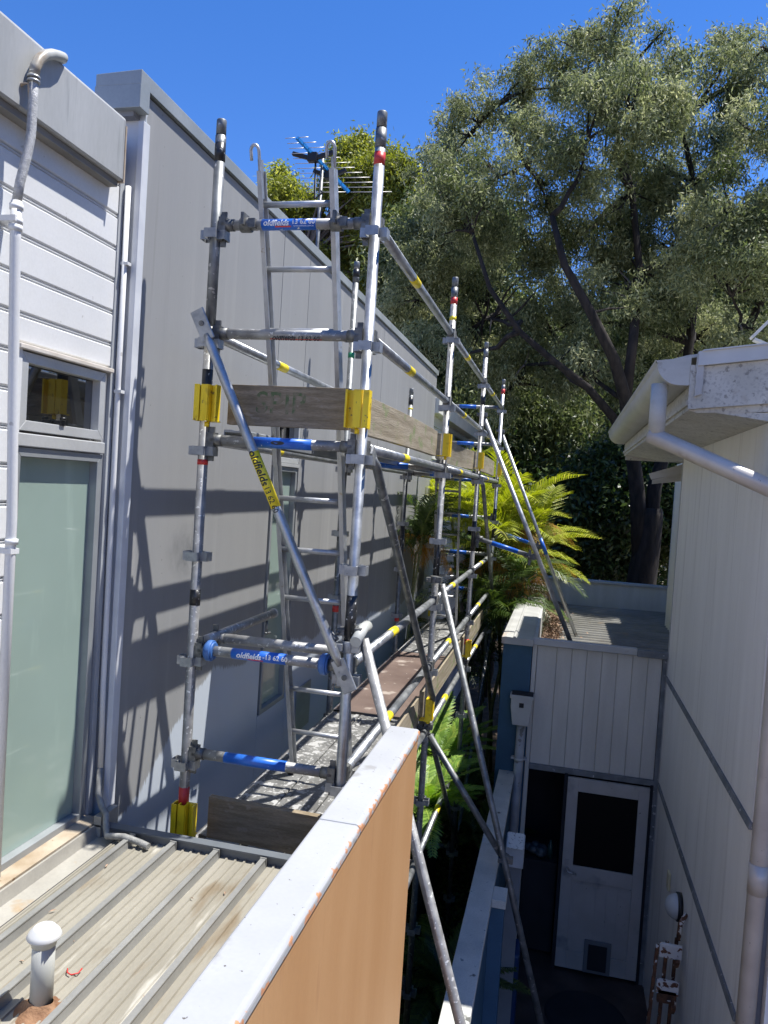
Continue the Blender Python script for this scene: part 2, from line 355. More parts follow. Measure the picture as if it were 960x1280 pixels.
def paint_regions(m):
    """fresh pale undercoat brushed on the grey wall along its foot and its near edge, and one dark smear"""
    def fn(N, L, X, Y, Z, pos):
        no = N.new('ShaderNodeTexNoise'); no.inputs['Scale'].default_value = 1.4; no.inputs['Detail'].default_value = 2; L.new(pos, no.inputs[0])
        nf = N.new('ShaderNodeTexNoise'); nf.inputs['Scale'].default_value = 1; nf.inputs['Detail'].default_value = 2
        mp = N.new('ShaderNodeMapping'); mp.inputs['Scale'].default_value = (1, 75, 9); L.new(pos, mp.inputs[0]); L.new(mp.outputs[0], nf.inputs[0])
        edge = N.new('ShaderNodeMapRange'); edge.inputs[1].default_value = 3.35; edge.inputs[2].default_value = 4.25
        edge.inputs[3].default_value = -1.64; edge.inputs[4].default_value = -1.17; L.new(Y, edge.inputs[0])
        far = N.new('ShaderNodeMapRange'); far.inputs[1].default_value = 4.3; far.inputs[2].default_value = 9.5
        far.inputs[3].default_value = 0; far.inputs[4].default_value = -.30; L.new(Y, far.inputs[0])
        e = mth(N, L, 'ADD', edge.outputs[0], far.outputs[0])
        e = mth(N, L, 'ADD', e, mth(N, L, 'MULTIPLY', mth(N, L, 'SUBTRACT', no.outputs[0], .5), .30))
        e = mth(N, L, 'ADD', e, mth(N, L, 'MULTIPLY', mth(N, L, 'SUBTRACT', nf.outputs[0], .5), .10))
        low = mth(N, L, 'MULTIPLY', mth(N, L, 'SUBTRACT', e, Z), 60, clamp=True)
        # brushed strip beside the near corner
        n2 = N.new('ShaderNodeTexNoise'); n2.inputs['Scale'].default_value = 9; n2.inputs['Detail'].default_value = 5; L.new(pos, n2.inputs[0])
        s = mth(N, L, 'ADD', mth(N, L, 'MULTIPLY', mth(N, L, 'SUBTRACT', n2.outputs[0], .5), .060), 3.226)
        strip = mth(N, L, 'MULTIPLY', mth(N, L, 'SUBTRACT', s, Y), 90, clamp=True)
        return mth(N, L, 'MAXIMUM', low, strip), (.47,.52,.58)
    position_mask(m, fn)
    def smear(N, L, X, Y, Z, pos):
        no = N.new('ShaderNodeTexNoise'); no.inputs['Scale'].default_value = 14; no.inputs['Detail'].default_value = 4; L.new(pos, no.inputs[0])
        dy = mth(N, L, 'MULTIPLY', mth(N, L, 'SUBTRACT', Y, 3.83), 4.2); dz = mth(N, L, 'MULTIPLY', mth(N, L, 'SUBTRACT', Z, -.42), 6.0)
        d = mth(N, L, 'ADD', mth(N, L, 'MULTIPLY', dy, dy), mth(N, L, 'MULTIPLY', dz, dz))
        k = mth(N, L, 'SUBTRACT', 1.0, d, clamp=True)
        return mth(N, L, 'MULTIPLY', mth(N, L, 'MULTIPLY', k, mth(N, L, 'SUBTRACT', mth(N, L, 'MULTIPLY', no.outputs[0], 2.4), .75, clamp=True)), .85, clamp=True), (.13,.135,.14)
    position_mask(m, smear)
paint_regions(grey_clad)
def chipped(N, L, X, Y, Z, pos):      # the orange paint showing where the white has worn off the arris
    no = N.new('ShaderNodeTexNoise'); no.inputs['Scale'].default_value = 38; no.inputs['Detail'].default_value = 5; L.new(pos, no.inputs[0])
    n2 = N.new('ShaderNodeTexNoise'); n2.inputs['Scale'].default_value = 5; n2.inputs['Detail'].default_value = 2; L.new(pos, n2.inputs[0])
    wd_ = mth(N, L, 'MULTIPLY', mth(N, L, 'SUBTRACT', n2.outputs[0], .46, clamp=True), .022)
    e = mth(N, L, 'ADD', mth(N, L, 'SUBTRACT', X, -.5195), wd_)
    return mth(N, L, 'MULTIPLY', mth(N, L, 'ADD', e, mth(N, L, 'MULTIPLY', mth(N, L, 'SUBTRACT', no.outputs[0], .60), .06)), 300, clamp=True), (.50,.24,.12)
position_mask(coping_m, chipped)

# ------------------------------------------------------------------ ground
g = MB(); g.add([(-120,-60,GZ),(120,-60,GZ),(120,400,GZ),(-120,400,GZ)], [(0,1,2,3)])
tag(g.build('ground', soil), kind='structure')
g = MB(); g.box(-.29, 6, .5, 11.0, GZ-.05, GZ+.01); tag(g.build('courtyard_paving', paving), kind='structure')

# ------------------------------------------------------------------ near white boarded building
WX = -2.04
B = empty('boarded_building', (WX-.6, 1.9, GZ), 'white boarded building at the left edge with a dark window above a frosted pane', 'building')
g = MB(); g.box(WX-1.5, WX-.055, .3, 3.19, GZ, 1.50); g.build('wall', joint_dark, B)
pitch = .1435; WY0, WY1 = 2.53, 3.09
def board(y0, y1, z0, z1, first=True):
    h = z1-z0; x = WX
    prof = [(x-.05,z0+.001),(x-.011,z0+.001),(x-.011,z0+.004),(x-.003,z0+.007),(x,z0+.011),(x,z1-.017),(x-.004,z1-.013),(x-.009,z1-.012),(x-.009,z1-.007),(x-.003,z1-.005),(x-.003,z1-.002),(x-.05,z1-.001)]
    MB().prism(prof, 'y', y0, y1).build('board', white, B)
z = -1.62 + .0
lines = [1.141 - pitch*k for k in range(-2, 21)]
for zt in lines:
    zb = zt-pitch
    if zb > 1.42: continue
    zb2 = max(zb, -1.62)
    if zt > .455 and zb < .455: 
        board(.4, 2.50, zb2, zt); board(2.505, 3.115, .457, zt); continue
    if zt <= .455: board(.4, 2.50, zb2, zt)
    else: board(.4, 3.115, zb2, zt)
g = MB(); g.box(WX-.05, WX+.004, 3.118, 3.150, -1.60, 1.45); g.build('corner_strip', mat('grey_corner_strip', (.33,.35,.37), (.40,.42,.44), rough=.6), B)
g = MB(); g.box(WX-.05, WX+.012, 2.502, 2.528, -1.6, .45); g.build('window_trim', white, B)
# fascia with open underside channel
FX = -1.972
g = MB(); g.prism([(FX-.17,1.262),(FX-.006,1.262),(FX,1.268),(FX,1.520),(FX-.004,1.530),(FX-.17,1.530)], 'y', .3, 3.035)
g.build('fascia', fascia_m, B)
g = MB(); g.prism([(FX-.08,1.235),(FX-.022,1.235),(FX-.022,1.2605),(FX-.08,1.2605)], 'y', .3, 3.03); g.build('fascia_lip', mat('fascia_underside', (.20,.19,.17), (.28,.27,.25), rough=.7), B)
g = MB(); g.box(FX-.10, FX+.003, 3.0355, 3.045, 1.255, 1.50); g.build('fascia_end', rust_edge, B)
# windows
def window(y0, y1, zs, pane_m, parent, x, fw=.035, fm=alu, dep=.05, sashes=True, name='window'):
    z0, z1 = zs; g = MB()
    g.prism([(y0,z0),(y0+fw,z0+fw),(y0+fw,z1-fw),(y0,z1)], 'x', x-dep, x)
    g.prism([(y1-fw,z0+fw),(y1,z0),(y1,z1),(y1-fw,z1-fw)], 'x', x-dep, x)
    g.prism([(y0,z0),(y1,z0),(y1-fw,z0+fw),(y0+fw,z0+fw)], 'x', x-dep, x)
    g.prism([(y0+fw,z1-fw),(y1-fw,z1-fw),(y1,z1),(y0,z1)], 'x', x-dep, x)
    f = g.build(name, fm, parent, bevel=.002)
    g = MB(); g.box(x-dep+.004, x-dep+.012, y0+fw+.001, y1-fw-.001, z0+fw+.001, z1-fw-.001); g.build('pane', pane_m, f)
    return f
w1 = window(WY0, WY1-.012, (.128, .428), dark_glass, B, WX+.008, fw=.04, fm=alu)
g = MB(); g.box(WX-.02, WX+.014, 2.77, 2.80, .166, .186); g.tube([(WX+.012,2.785,.19),(WX+.012,2.785,.20)], .012); g.build('catch', black_plastic, w1)
g = MB(); g.box(WX-.05, WX+.013, WY0-.02, WY1, .067, .118); g.build('transom', alu, B, bevel=.004)
g = MB(); g.box(WX-.05, WX+.026, WY0-.03, 3.112, .434, .453); g.build('head_flashing', mat('chalky_flashing', (.55,.50,.43), (.68,.64,.58), scale=12, rough=.7), B, bevel=.003)
w2 = window(WY0-.01, WY1, (-1.605, .064), frost, B, WX+.003, fw=.036, fm=alu_dark)
g = MB(); g.box(WX-.05, WX-.012, 3.0925, 3.117, -1.6, .43); g.build('reveal', joint_dark, B)
# sill and stepped flashing down onto the low roof
g = MB(); g.prism([(WX-.04,-1.66),(WX-.04,-1.598),(WX+.004,-1.598),(-1.972,-1.606),(-1.972,-1.655)], 'y', 2.28, 3.12); g.build('sill', sill_dirt, B)
g = MB(); g.prism([(WX-.05,-1.70),(WX-.05,-1.662),(-1.962,-1.662),(-1.966,-1.612),(-1.956,-1.612),(-1.944,-1.662),(-1.842,-1.668),(-1.842,-1.70)], 'y', .3, 3.14); g.build('flashing', flash_m, B)
g = MB(); g.box(-1.966, -1.93, 3.06, 3.20, -1.66, -1.57); g.build('flashing_upstand', flash_m, B)

# downpipe hose and conduit
D = empty('drain_hose', (-1.95, 2.45, -1.66), 'grey hose hooked over the fascia, joined to a white pipe down the boarded wall', 'pipe')
g = MB(); 
g.tube([(-1.945,2.412,1.385),(-1.945,2.418,1.42),(-1.945,2.436,1.455),(-1.945,2.465,1.487),(-1.945,2.505,1.512),(-1.947,2.545,1.528),(-1.955,2.578,1.541),(-1.972,2.598,1.549),(-2.0,2.610,1.553),(-2.05,2.618,1.553)], .0185, 16)
g.build('bend', pvc, D)
hp = [(-1.945,2.412,1.40),(-1.945,2.414,1.30),(-1.947,2.415,1.18),(-1.952,2.405,1.10),(-1.965,2.392,1.00),(-1.975,2.392,.93)]
g = MB(); g.tube(hp, .0165, 14)
hose_m = mat('braided_hose', (.40,.41,.41), (.55,.56,.56), scale=60, rough=.5, stretch=(1,1,1), bump=.5, bscale=220)
g.build('hose', hose_m, D)
g = MB()
for zz in (1.375, 1.36): g.tube([(-1.945,2.412,zz),(-1.945,2.412,zz+.008)], .0225, 14)
g.build('hose_clip', galv_cast, D)
g = MB(); g.tube([(-1.975,2.392,.935),(-1.976,2.396,.80),(-1.98,2.42,.4),(-1.98,2.452,-.2),(-1.98,2.455,-1.56)], .0185, 16); g.build('pipe', white, D)
g = MB()
for zz in (.905,.855,.83,-.30):
    g = MB(); g.tube([(-1.977,2.395 if zz > 0 else 2.452,zz),(-1.977,2.395 if zz > 0 else 2.452,zz+.02)], .0235, 16); g.build('collar', white, D)
for q in ((2.43,2.475,-.335,-.315),(2.37,2.415,.86,.88)):
    g = MB(); g.box(-2.035,-1.96,*q); g.build('saddle', white, D)
C_ = empty('conduit', (-2.0, 3.15, -1.6), 'thin white conduit in the corner between the boarded and grey walls', 'pipe')
g = MB(); g.tube([(-2.018,3.152,1.285),(-2.018,3.152,.4),(-2.016,3.156,-1.0),(-2.010,3.160,-1.40)], .0125, 12); g.build('riser', white, C_)
g = MB()
for zz in (.93,.35):
    g = MB(); g.box(-2.03,-1.994,3.14,3.17,zz,zz+.014); g.build('saddle', white, C_)
g = MB(); g.tube([(-2.010,3.160,-1.39),(-1.995,3.13,-1.50),(-1.95,3.10,-1.545),(-1.915,3.075,-1.56),(-1.895,3.05,-1.61),(-1.87,3.02,-1.628),(-1.78,3.01,-1.612),(-1.70,3.01,-1.625),(-1.655,3.00,-1.63)], .0145, 12)
g.build('flexible_end', mat('grey_flexible_conduit', (.20,.20,.19), (.32,.32,.30), scale=30, rough=.6, bump=.3), C_)
g = MB(); g.tube([(-2.045,2.40,1.33),(-2.0,2.395,1.335),(-1.965,2.38,1.34),(-1.95,2.395,1.35),(-1.955,2.41,1.30)], .006, 8); g.build('cable_tie', rust_edge, D)

# ------------------------------------------------------------------ grey clad building
GX = -1.98
G = empty('grey_clad_building', (GX-.6, 7.3, GZ), 'tall grey panelled building wall behind the scaffold with steel parapet cap', 'building')
GY0, GY1 = 3.2, 11.45
g = MB(); g.box(GX-1.6, GX-.05, GY0+.01, GY1, GZ, 1.55); g.build('wall', joint_dark, G)
wy0, wy1, wz0, wz1 = 5.03, 5.52, -1.66, .46
edges = [3.2, 5.0, 5.55, 6.75, 8.0, 9.7, GY1]
def panel(y0, y1, z0, z1): 
    g = MB(); g.box(GX-.045, GX, y0+.0035, y1-.0035, z0, z1); g.build('panel', grey_clad, G, bevel=.0015)
for a, b in zip(edges[:-1], edges[1:]):
    if a == 5.0: panel(a, b, wz1+.004, 1.715); panel(a, b, GZ, wz0-.004)
    else: panel(a, b, GZ, 1.715)
g = MB(); g.box(GX-.16, GX-.001, GY0-.004, GY0-.0005, -1.66, 1.60); g.build('return_strip', white_return, G)
g = MB(); g.prism([(GX-.022,GY0-.022),(GX+.008,GY0-.022),(GX+.010,GY0+.03),(GX+.0015,GY0+.034),(GX+.0015,GY0-.005),(GX-.022,GY0-.005)], 'z', -1.58, 1.59); g.build('corner_bead', white_return, G, bevel=.003)
# cap: a folded box
g = MB(); g.prism([(GX-.21,1.725),(GX+.012,1.725),(GX+.020,1.722),(GX+.02,1.79),(GX-.21,1.78)], 'y', 3.12, GY1+.02); g.build('parapet_cap', cap_m, G, bevel=.003)
g = MB(); g.box(GX-.19, GX-.03, 3.15, GY1, 1.60, 1.7245); g.build('cap_packer', joint_dark, G)
g = MB(); g.box(GX-.212, GX+.0205, 3.117, 3.196, 1.622, 1.7245); g.build('cap_end_box', cap_m, G, bevel=.002)
wd = window(wy0, wy1, (.13, wz1), dark_glass, G, GX+.01, fw=.035, fm=alu)
wd2 = window(wy0, wy1, (wz0, .10), frost, G, GX+.004, fw=.035, fm=alu_dark)
g = MB(); g.box(GX-.04, GX+.015, wy0-.01, wy1+.01, .102, .128); g.build('transom', alu, G)
g = MB(); g.box(GX-.001, GX+.010, 5.80, 6.16, -2.03, -1.66); g.build('vent_cover', alu_dark, G, bevel=.003)
# far weatherboard wing
FB = empty('weatherboard_wing', (GX-.9, 16.0, GZ), 'cream weatherboard wing with white fascia and wide window beyond the grey wall', 'building')
FXX = GX-.08
g = MB(); g.box(FXX-3, FXX-.03, GY1+.01, 19.5, GZ, 1.33); g.build('wall', joint_dark, FB)
zz = -2.4
while zz < 1.05:
    g = MB(); g.prism([(FXX-.03,zz),(FXX+.004,zz),(FXX-.010,zz+.168),(FXX-.03,zz+.168)], 'y', GY1+.02, 12.85 if zz > .35 else 19.5); g.build('board', board_far, FB)
    if zz > .35:
        g = MB(); g.prism([(FXX-.03,zz),(FXX+.004,zz),(FXX-.010,zz+.168),(FXX-.03,zz+.168)], 'y', 16.6, 19.5); g.build('board', board_far, FB)
    zz += .17
g = MB(); g.box(FXX-.6, FXX+.14, GY1+.03, 19.9, 1.16, 1.40); g.build('fascia', board_far, FB, bevel=.01)
for a, b in ((12.9, 14.0), (14.05, 16.5)): window(a, b, (.37, 1.10), glass_mat('grey_window_glass', (.05,.07,.075), .04, .8), FB, FXX+.02, fw=.07, fm=alu_dark)

# ------------------------------------------------------------------ low metal roof in the foreground
LR = empty('metal_roof', (-1.25, 1.7, -1.66), 'low ribbed steel roof in the foreground with a vent pipe standing in it', 'roof')
PZ = -1.652
ribs = [-1.762, -1.563, -1.358, -1.140, -.935, -.735]
prev = -1.845
for i, rx in enumerate(ribs + [-.66]):
    a, b = prev+.0155, rx-.0155
    if i == 0: a = -1.843
    if i == len(ribs): b = -.655
    if b-a > .05:
        wd_ = b-a; prof = [(a, PZ)]
        for q in (.17, .39, .61, .83):
            c = a+wd_*q; prof += [(c-.0065,PZ),(c-.0035,PZ+.0065),(c+.0035,PZ+.0065),(c+.0065,PZ)]
        prof += [(b, PZ)]
        g = MB(); g.sheet(prof, 'y', .3, 3.07, .003); g.build('roof_pan', galv_roof, LR)
    prev = rx
for rx in ribs:
    g = MB(); g.prism([(rx-.0150,PZ-.003),(rx-.0150,PZ),(rx-.009,PZ+.028),(rx-.0115,PZ+.032),(rx-.0115,PZ+.037),(rx+.0115,PZ+.037),(rx+.0115,PZ+.032),(rx+.009,PZ+.028),(rx+.0150,PZ),(rx+.0150,PZ-.003)], 'y', .3, 3.045)
    g.build('rib', rib_m, LR)
    g = MB(); g.prism([(rx-.0145,PZ+.001),(rx-.0145,PZ+.040),(rx+.0145,PZ+.040),(rx+.0145,PZ+.001)], 'y', 3.0455, 3.052); g.build('rib_end', rib_m, LR)
g = MB(); g.prism([(3.072,-1.75),(3.072,-1.618),(3.060,-1.616),(3.060,-1.608),(3.105,-1.606),(3.108,-1.618),(3.085,-1.622),(3.085,-1.75)], 'x', -1.97, -.655); g.build('end_flashing', dark_flash, LR)
g = MB(); g.prism([(3.110,-1.80),(3.110,-1.675),(3.165,-1.675),(3.165,-1.66),(3.172,-1.66),(3.172,-1.80)], 'x', -1.97, -.655); g.build('end_gutter', dark_flash, LR)
g = MB(); g.box(-1.97, -.655, .3, 3.055, -4.74, -1.70); g.build('base', joint_dark, LR)
g = MB(); g.box(-1.8425,-1.8365,.3,3.07,PZ-.002,PZ+.004); g.build('gap_strip', near_black, LR)  # thin near-black strip laid along the gap between flashing and first pan
V = empty('vent_pipe', (-1.345, 1.875, PZ), 'short white plastic vent pipe with a domed cap on the ribbed roof', 'pipe')
vc = (-1.437, 2.008, PZ)
V.location = vc; WL[V.name] = Vector(vc)
g = MB(); g.tube([(vc[0],vc[1],vc[2]),(vc[0],vc[1],vc[2]+.235)], .0335, 28); g.build('pipe', pvc, V)
g = MB(); g.tube([(vc[0],vc[1],vc[2]+.205),(vc[0],vc[1],vc[2]+.243)], .0365, 28); g.build('socket', pvc, V)
g = MB(); g.lathe([(.034,.228),(.0495,.228),(.051,.232),(.045,.243),(.033,.256),(.030,.259),(.0,.2605)], vc, 28); g.build('cap', pvc_clean, V)
g = MB(); g.lathe([(.075,.001),(.060,.007),(.044,.017),(.036,.034),(.034,.036)], (vc[0]+.003,vc[1]-.004,vc[2]), 24)
g.v = [(x+.006*math.sin(31*x+57*y), y+.006*math.cos(43*y+29*x), z+.003*math.sin(90*x)) for x, y, z in g.v]
g.build('sealant', mat('brown_sealant', (.16,.075,.035), (.30,.17,.09), scale=20, rough=.8, bump=.4), V)
# plastic scrap on the roof
g = MB(); g.tube([(-1.475,2.190,PZ+.0095),(-1.463,2.172,PZ+.0100),(-1.445,2.166,PZ+.0100),(-1.428,2.180,PZ+.0105),(-1.428,2.200,PZ+.014)], .0022, 8)
tag(g.build('plastic_scrap', tape_red), 'small curled red plastic scrap lying on the roof left of the vent pipe', 'litter')

# ------------------------------------------------------------------ parapet wall with white coping
P = empty('parapet_wall', (-.58, 1.7, GZ), 'orange brown rendered parapet wall with thick white painted top running towards the camera', 'wall')
g = MB(); g.box(-.640, -.522, .25, 3.13, GZ, -1.03); g.build('render', orange_m, P)
for a, b in ((.25, 2.172), (2.176, 3.142)):
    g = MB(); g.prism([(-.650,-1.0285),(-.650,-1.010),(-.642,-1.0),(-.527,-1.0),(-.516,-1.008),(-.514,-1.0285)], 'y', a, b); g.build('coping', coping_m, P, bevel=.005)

lf = MB()
for k in range(34):
    x_, y_ = RND.uniform(-1.80,-.70), RND.uniform(1.2,3.0); a_ = RND.uniform(0,6.28); l_ = RND.uniform(.006,.016)
    z_ = PZ+.0080+.001*RND.random(); c_, s_ = math.cos(a_), math.sin(a_)
    lf.add([(x_-c_*l_,y_-s_*l_,z_),(x_+s_*l_*.25,y_-c_*l_*.25,z_+.003),(x_+c_*l_,y_+s_*l_,z_),(x_-s_*l_*.25,y_+c_*l_*.25,z_+.002)], [(0,1,2,3)])
tag(lf.build('roof_debris', leaf_litter, recalc=False), 'small dry leaf fragments scattered over the ribbed steel roof', 'leaf litter', kind='stuff')

# ------------------------------------------------------------------ scaffold
XO, XI = -.905, -1.68
FY = [3.36, 5.76, 8.16, 10.56]
R_ = .0242
SC = empty('scaffold', (-1.29, 6.96, GZ), 'galvanised tube scaffold with blue labelled rails and raking props along the grey wall', 'scaffold')

# one four-way pressing, shared
def pressing_mesh():
    g = MB()
    for k in range(4):
        a = k*math.pi/2; c, s = math.cos(a), math.sin(a)
        def T(x, y, z): return (x*c-y*s, x*s+y*c, z)
        for (p, q) in (((.022,-.022),(.060,-.028)), ((.060,-.028),(.060,.028)), ((.060,.028),(.022,.022))):
            d = Vector((q[0]-p[0], q[1]-p[1], 0)).normalized(); n = Vector((d.y,-d.x,0))*.0022
            vs = []
            for zz in (-.021, .021):
                for (m, sg) in ((p,1),(q,1),(q,-1),(p,-1)):
                    vs.append(T(m[0]+n.x*sg, m[1]+n.y*sg, zz))
            g.add(vs, [(3,2,1,0),(4,5,6,7),(0,1,5,4),(1,2,6,5),(2,3,7,6),(3,0,4,7)])
    return g
PRESS = None
def pressing(parent, x, y, z):
    global PRESS
    if PRESS is None:
        g = pressing_mesh(); g.v = [(a+x, b+y, c+z) for a, b, c in g.v]; PRESS = g.build('pressing', galv_cast, parent); return PRESS
    return share(PRESS, parent, (x, y, z))
def band(parent, x, y, z0, z1, m, name='tape_band', r=R_+.0012):
    g = MB(); g.tube([(x,y,z0),(x,y,z1)], r, 18); return g.build(name, m, parent)

lev = [1.125, .62, .115, -.385, -.885, -1.385, -1.885, -2.385, -2.885, -3.385, -3.885, -4.385]
tops = {(XI,0):1.665, (XO,0):1.665, (XI,1):1.72, (XO,1):1.60, (XI,2):1.08, (XO,2):1.59, (XI,3):1.25, (XO,3):1.56}
bands = {(XI,0): [(1.47,1.555,tape_black),(.30,.50,tape_black),(-.62,-.545,tape_black),(-1.61,-1.50,tape_red),(.05,.075,tape_red)],
         (XO,0): [(1.43,1.485,tape_red),(-.72,-.50,tape_black)],
         (XI,1): [(1.60,1.66,tape_black),(.98,1.02,tape_green),(-1.0,-.95,tape_red)],
         (XO,1): [(1.40,1.45,tape_red),(1.28,1.31,tape_yellow),(-.66,-.38,tape_black)],
         (XI,2): [(.90,.98,tape_black),(.85,.87,tape_yellow),(-.95,-.40,tape_black),(-1.45,-1.38,tape_red),(-1.53,-1.50,tape_yellow)],
         (XO,2): [(.93,1.02,tape_black),(-.62,-.30,tape_black),(-1.62,-1.56,tape_red)],
         (XI,3): [(.80,.86,tape_black)],
         (XO,3): [(1.36,1.43,tape_red),(-.60,-.20,tape_black)]}
mats = {(XI,0): galv_white, (XO,0): galv, (XI,1): galv_old, (XO,1): galv_white, (XI,2): galv_old, (XO,2): galv_white, (XI,3): galv, (XO,3): galv}
STD = {}
for (x, k), top in tops.items():
    y = FY[k]; g = MB(); g.tube([(x,y,GZ+.03),(x,y,top-.16)], R_, 18)
    s = g.build('standard', mats[(x,k)], SC); STD[(x,k)] = s
    g = MB(); g.tube([(x,y,top-.16),(x,y,top-.075)], R_+.001, 18); g.tube([(x,y,top-.0745),(x,y,top-.07)], R_-.004, 18); g.tube([(x,y,top-.069),(x,y,top-.004),(x,y,top)], [R_-.001,R_-.001,R_-.003], 18)
    g.build('spigot', galv_old, s)
    for zl in lev:
        if zl < top-.2: pressing(s, x, y, zl)
    for (a, b, m) in bands[(x,k)]: band(s, x, y, a, b, m)
    if (x, k) == (XI, 0):   # grey weathered upper half
        band(s, x, y, .66, 1.47, galv_old, 'tube_sleeve', R_+.0006)
    g = MB(); g.box(x-.075,x+.075,y-.075,y+.075,GZ+.012,GZ+.022); g.tube([(x,y,GZ+.022),(x,y,GZ+.14)], .019, 12); g.build('base_plate', galv_old, s)
# collars on the two near standards
g = MB(); g.tube([(XI,3.36,.665),(XI,3.36,.70)], R_+.004, 18); g.build('collar', galv_dark, STD[(XI,0)])

FIT = None
def fitting(parent, p, d):
    """dark cast end with its wedge; p at the tube end, d points back along the tube"""
    global FIT
    ang = math.atan2(d[1], d[0])
    if FIT is None:
        g = MB(); g.tube([(.0,0,0),(.055,0,0)], .0275, 14); g.box(-.016,.020,-.026,.026,-.040,.034)
        g.box(-.012,.014,-.005,.005,-.10,.062); g.box(-.02,.0,-.014,.014,-.075,-.03)
        ctr = Vector([(min(c)+max(c))/2 for c in zip(*g.v)])
        FIT = (g.build('end_fitting', galv_dark, None), ctr); o, c = FIT
        o.parent = parent; o.rotation_euler = (0,0,ang); wc = Vector(p)+Matrix.Rotation(ang,3,'Z') @ c
        o.location = wc - WL[parent.name]; WL[o.name] = wc; return o
    o, c = FIT; wc = Vector(p)+Matrix.Rotation(ang,3,'Z') @ c
    return share(o, parent, wc, rot=(0,0,ang))

def member(name, p0, p1, m=galv, ends=True, r=R_, tapes=(), n=18):
    p0, p1 = Vector(p0), Vector(p1); d = (p1-p0).normalized(); L_ = (p1-p0).length
    a, b = (p0+d*.075, p1-d*.075) if ends else (p0, p1)
    g = MB(); g.tube([a, b], r, n); o = g.build(name, m, SC)
    if ends: fitting(o, p0+d*.040, d); fitting(o, p1-d*.040, -d)
    for (t0, t1, tm, nm) in tapes:
        g = MB(); g.tube([p0+d*L_*t0, p0+d*L_*t1], r+.0014, n); g.build(nm, tm, o)
    return o
def ledger(x, k, z, tapes=((.245,.30,tape_yellow,'tape_band'),), m=galv): return member('ledger', (x,FY[k],z), (x,FY[k+1],z), m, tapes=tapes)
def transom(k, z, tapes=((.34,.66,sleeve_blue,'sleeve'),), m=galv_white, y=None):
    yy = FY[k] if y is None else y
    return member('transom', (XI,yy,z), (XO,yy,z), m, tapes=tapes)

# outer rails
mid = (.36,.42,tape_yellow,'tape_band')
for k in range(3):
    for z in (1.175, .67): ledger(XO, k, z, (mid,))
    ledger(XO, k, .17, (mid,))
    for z in (-.83, -1.33): ledger(XO, k, z, (mid,))
    ledger(XO, k, -1.83, (mid,)); ledger(XO, k, -2.83 if k != 1 else -2.83, (mid,))
    ledger(XI, k, .17, (mid,)); ledger(XI, k, -1.83, (), galv_white); ledger(XI, k, -3.83, (mid,))
ledger(XI, 0, .67, (mid,)); ledger(XI, 1, .67, (mid,)); ledger(XI, 2, .67, (mid,))
# near end transoms with their labels
def lettered(o, y, z, zc=0, xc=None, phone='13 62 60', scale=1.0):
    xc = -1.30 if xc is None else xc
    text_on('oldfields', .040*scale, (xc-.060*scale, y-R_-.0014, z), (1,0,0), (0,-1,0), letter_white, o, r=R_+.0014, shear=.2, fat=.0010)
    text_on(phone, .034*scale, (xc+.082*scale, y-R_-.0014, z+.004), (1,0,0), (0,-1,0), letter_white, o, r=R_+.0014, fat=.0008)
    g = MB(); n = 8; vs = []; rr = R_+.0021
    for sgn, xx in ((0, xc-.065*scale), (1, xc+.018*scale)):
        for q in range(n): a = -.52-.26*q/(n-1); vs.append((xx, y-math.cos(a)*rr, z+math.sin(a)*rr))
    g.add(vs, [(q, q+1, n+q+1, n+q) for q in range(n-1)]); g.build('red_stripe', letter_red, o, recalc=False)
t0 = transom(0, 1.175, ((.305,.645,sleeve_blue,'sleeve'),)); lettered(t0, 3.36, 1.175, xc=-1.315, scale=.93)
text_on('www.oldfields.com.au', .011, (-1.235, 3.36-R_-.0014, 1.160), (1,0,0), (0,-1,0), letter_white, t0, r=R_+.0014)
t1 = transom(0, .67, ())
text_on('oldfields', .034, (-1.30, 3.36-R_, .652), (1,0,0), (0,-1,0), letter_black, t1, r=R_, shear=.2, fat=.0009)
text_on('13 62 60', .030, (-1.18, 3.36-R_, .650), (1,0,0), (0,-1,0), letter_black, t1, r=R_, fat=.0006)
g = MB(); vs = []; n = 6; rr = R_+.0009
for xx in (-1.37, -1.12):
    for q in range(n): a = -.95-.22*q/(n-1); vs.append((xx, 3.36-math.cos(a)*rr, .67+math.sin(a)*rr))
g.add(vs, [(q, q+1, n+q+1, n+q) for q in range(n-1)]); g.build('red_stripe', letter_red, t1, recalc=False)
t2 = transom(0, .17, ((.33,.70,sleeve_blue,'sleeve'),))
g = MB(); vs = []; n = 20
for q in range(n): a = 2*math.pi*q/n; px_ = .034*math.cos(a); pt = .35*math.sin(a); rr = R_+.0022; vs.append((-1.30+px_, 3.36-math.cos(pt)*rr, .17+math.sin(pt)*rr))
g.add(vs, [tuple(range(n))]); g.build('oval_badge', letter_black, t2, recalc=False)
t3 = transom(0, -.83, ((.27,.62,sleeve_blue,'sleeve'),)); lettered(t3, 3.36, -.83, xc=-1.325, scale=.93, phone='-13 62 60')
t4 = transom(0, -1.33, ((.26,.66,sleeve_blue,'sleeve'),))
transom(0, -1.83, ()); transom(0, -.80, (), y=3.52)
for k in (1, 2): transom(k, .17); transom(k, -1.83); transom(k, -3.83)
for z in (1.175, .67, .17, -.33, -.83, -1.33, -1.83, -3.83): transom(3, z, ((.25,.55,sleeve_blue,'sleeve'),))
transom(0, -3.83)

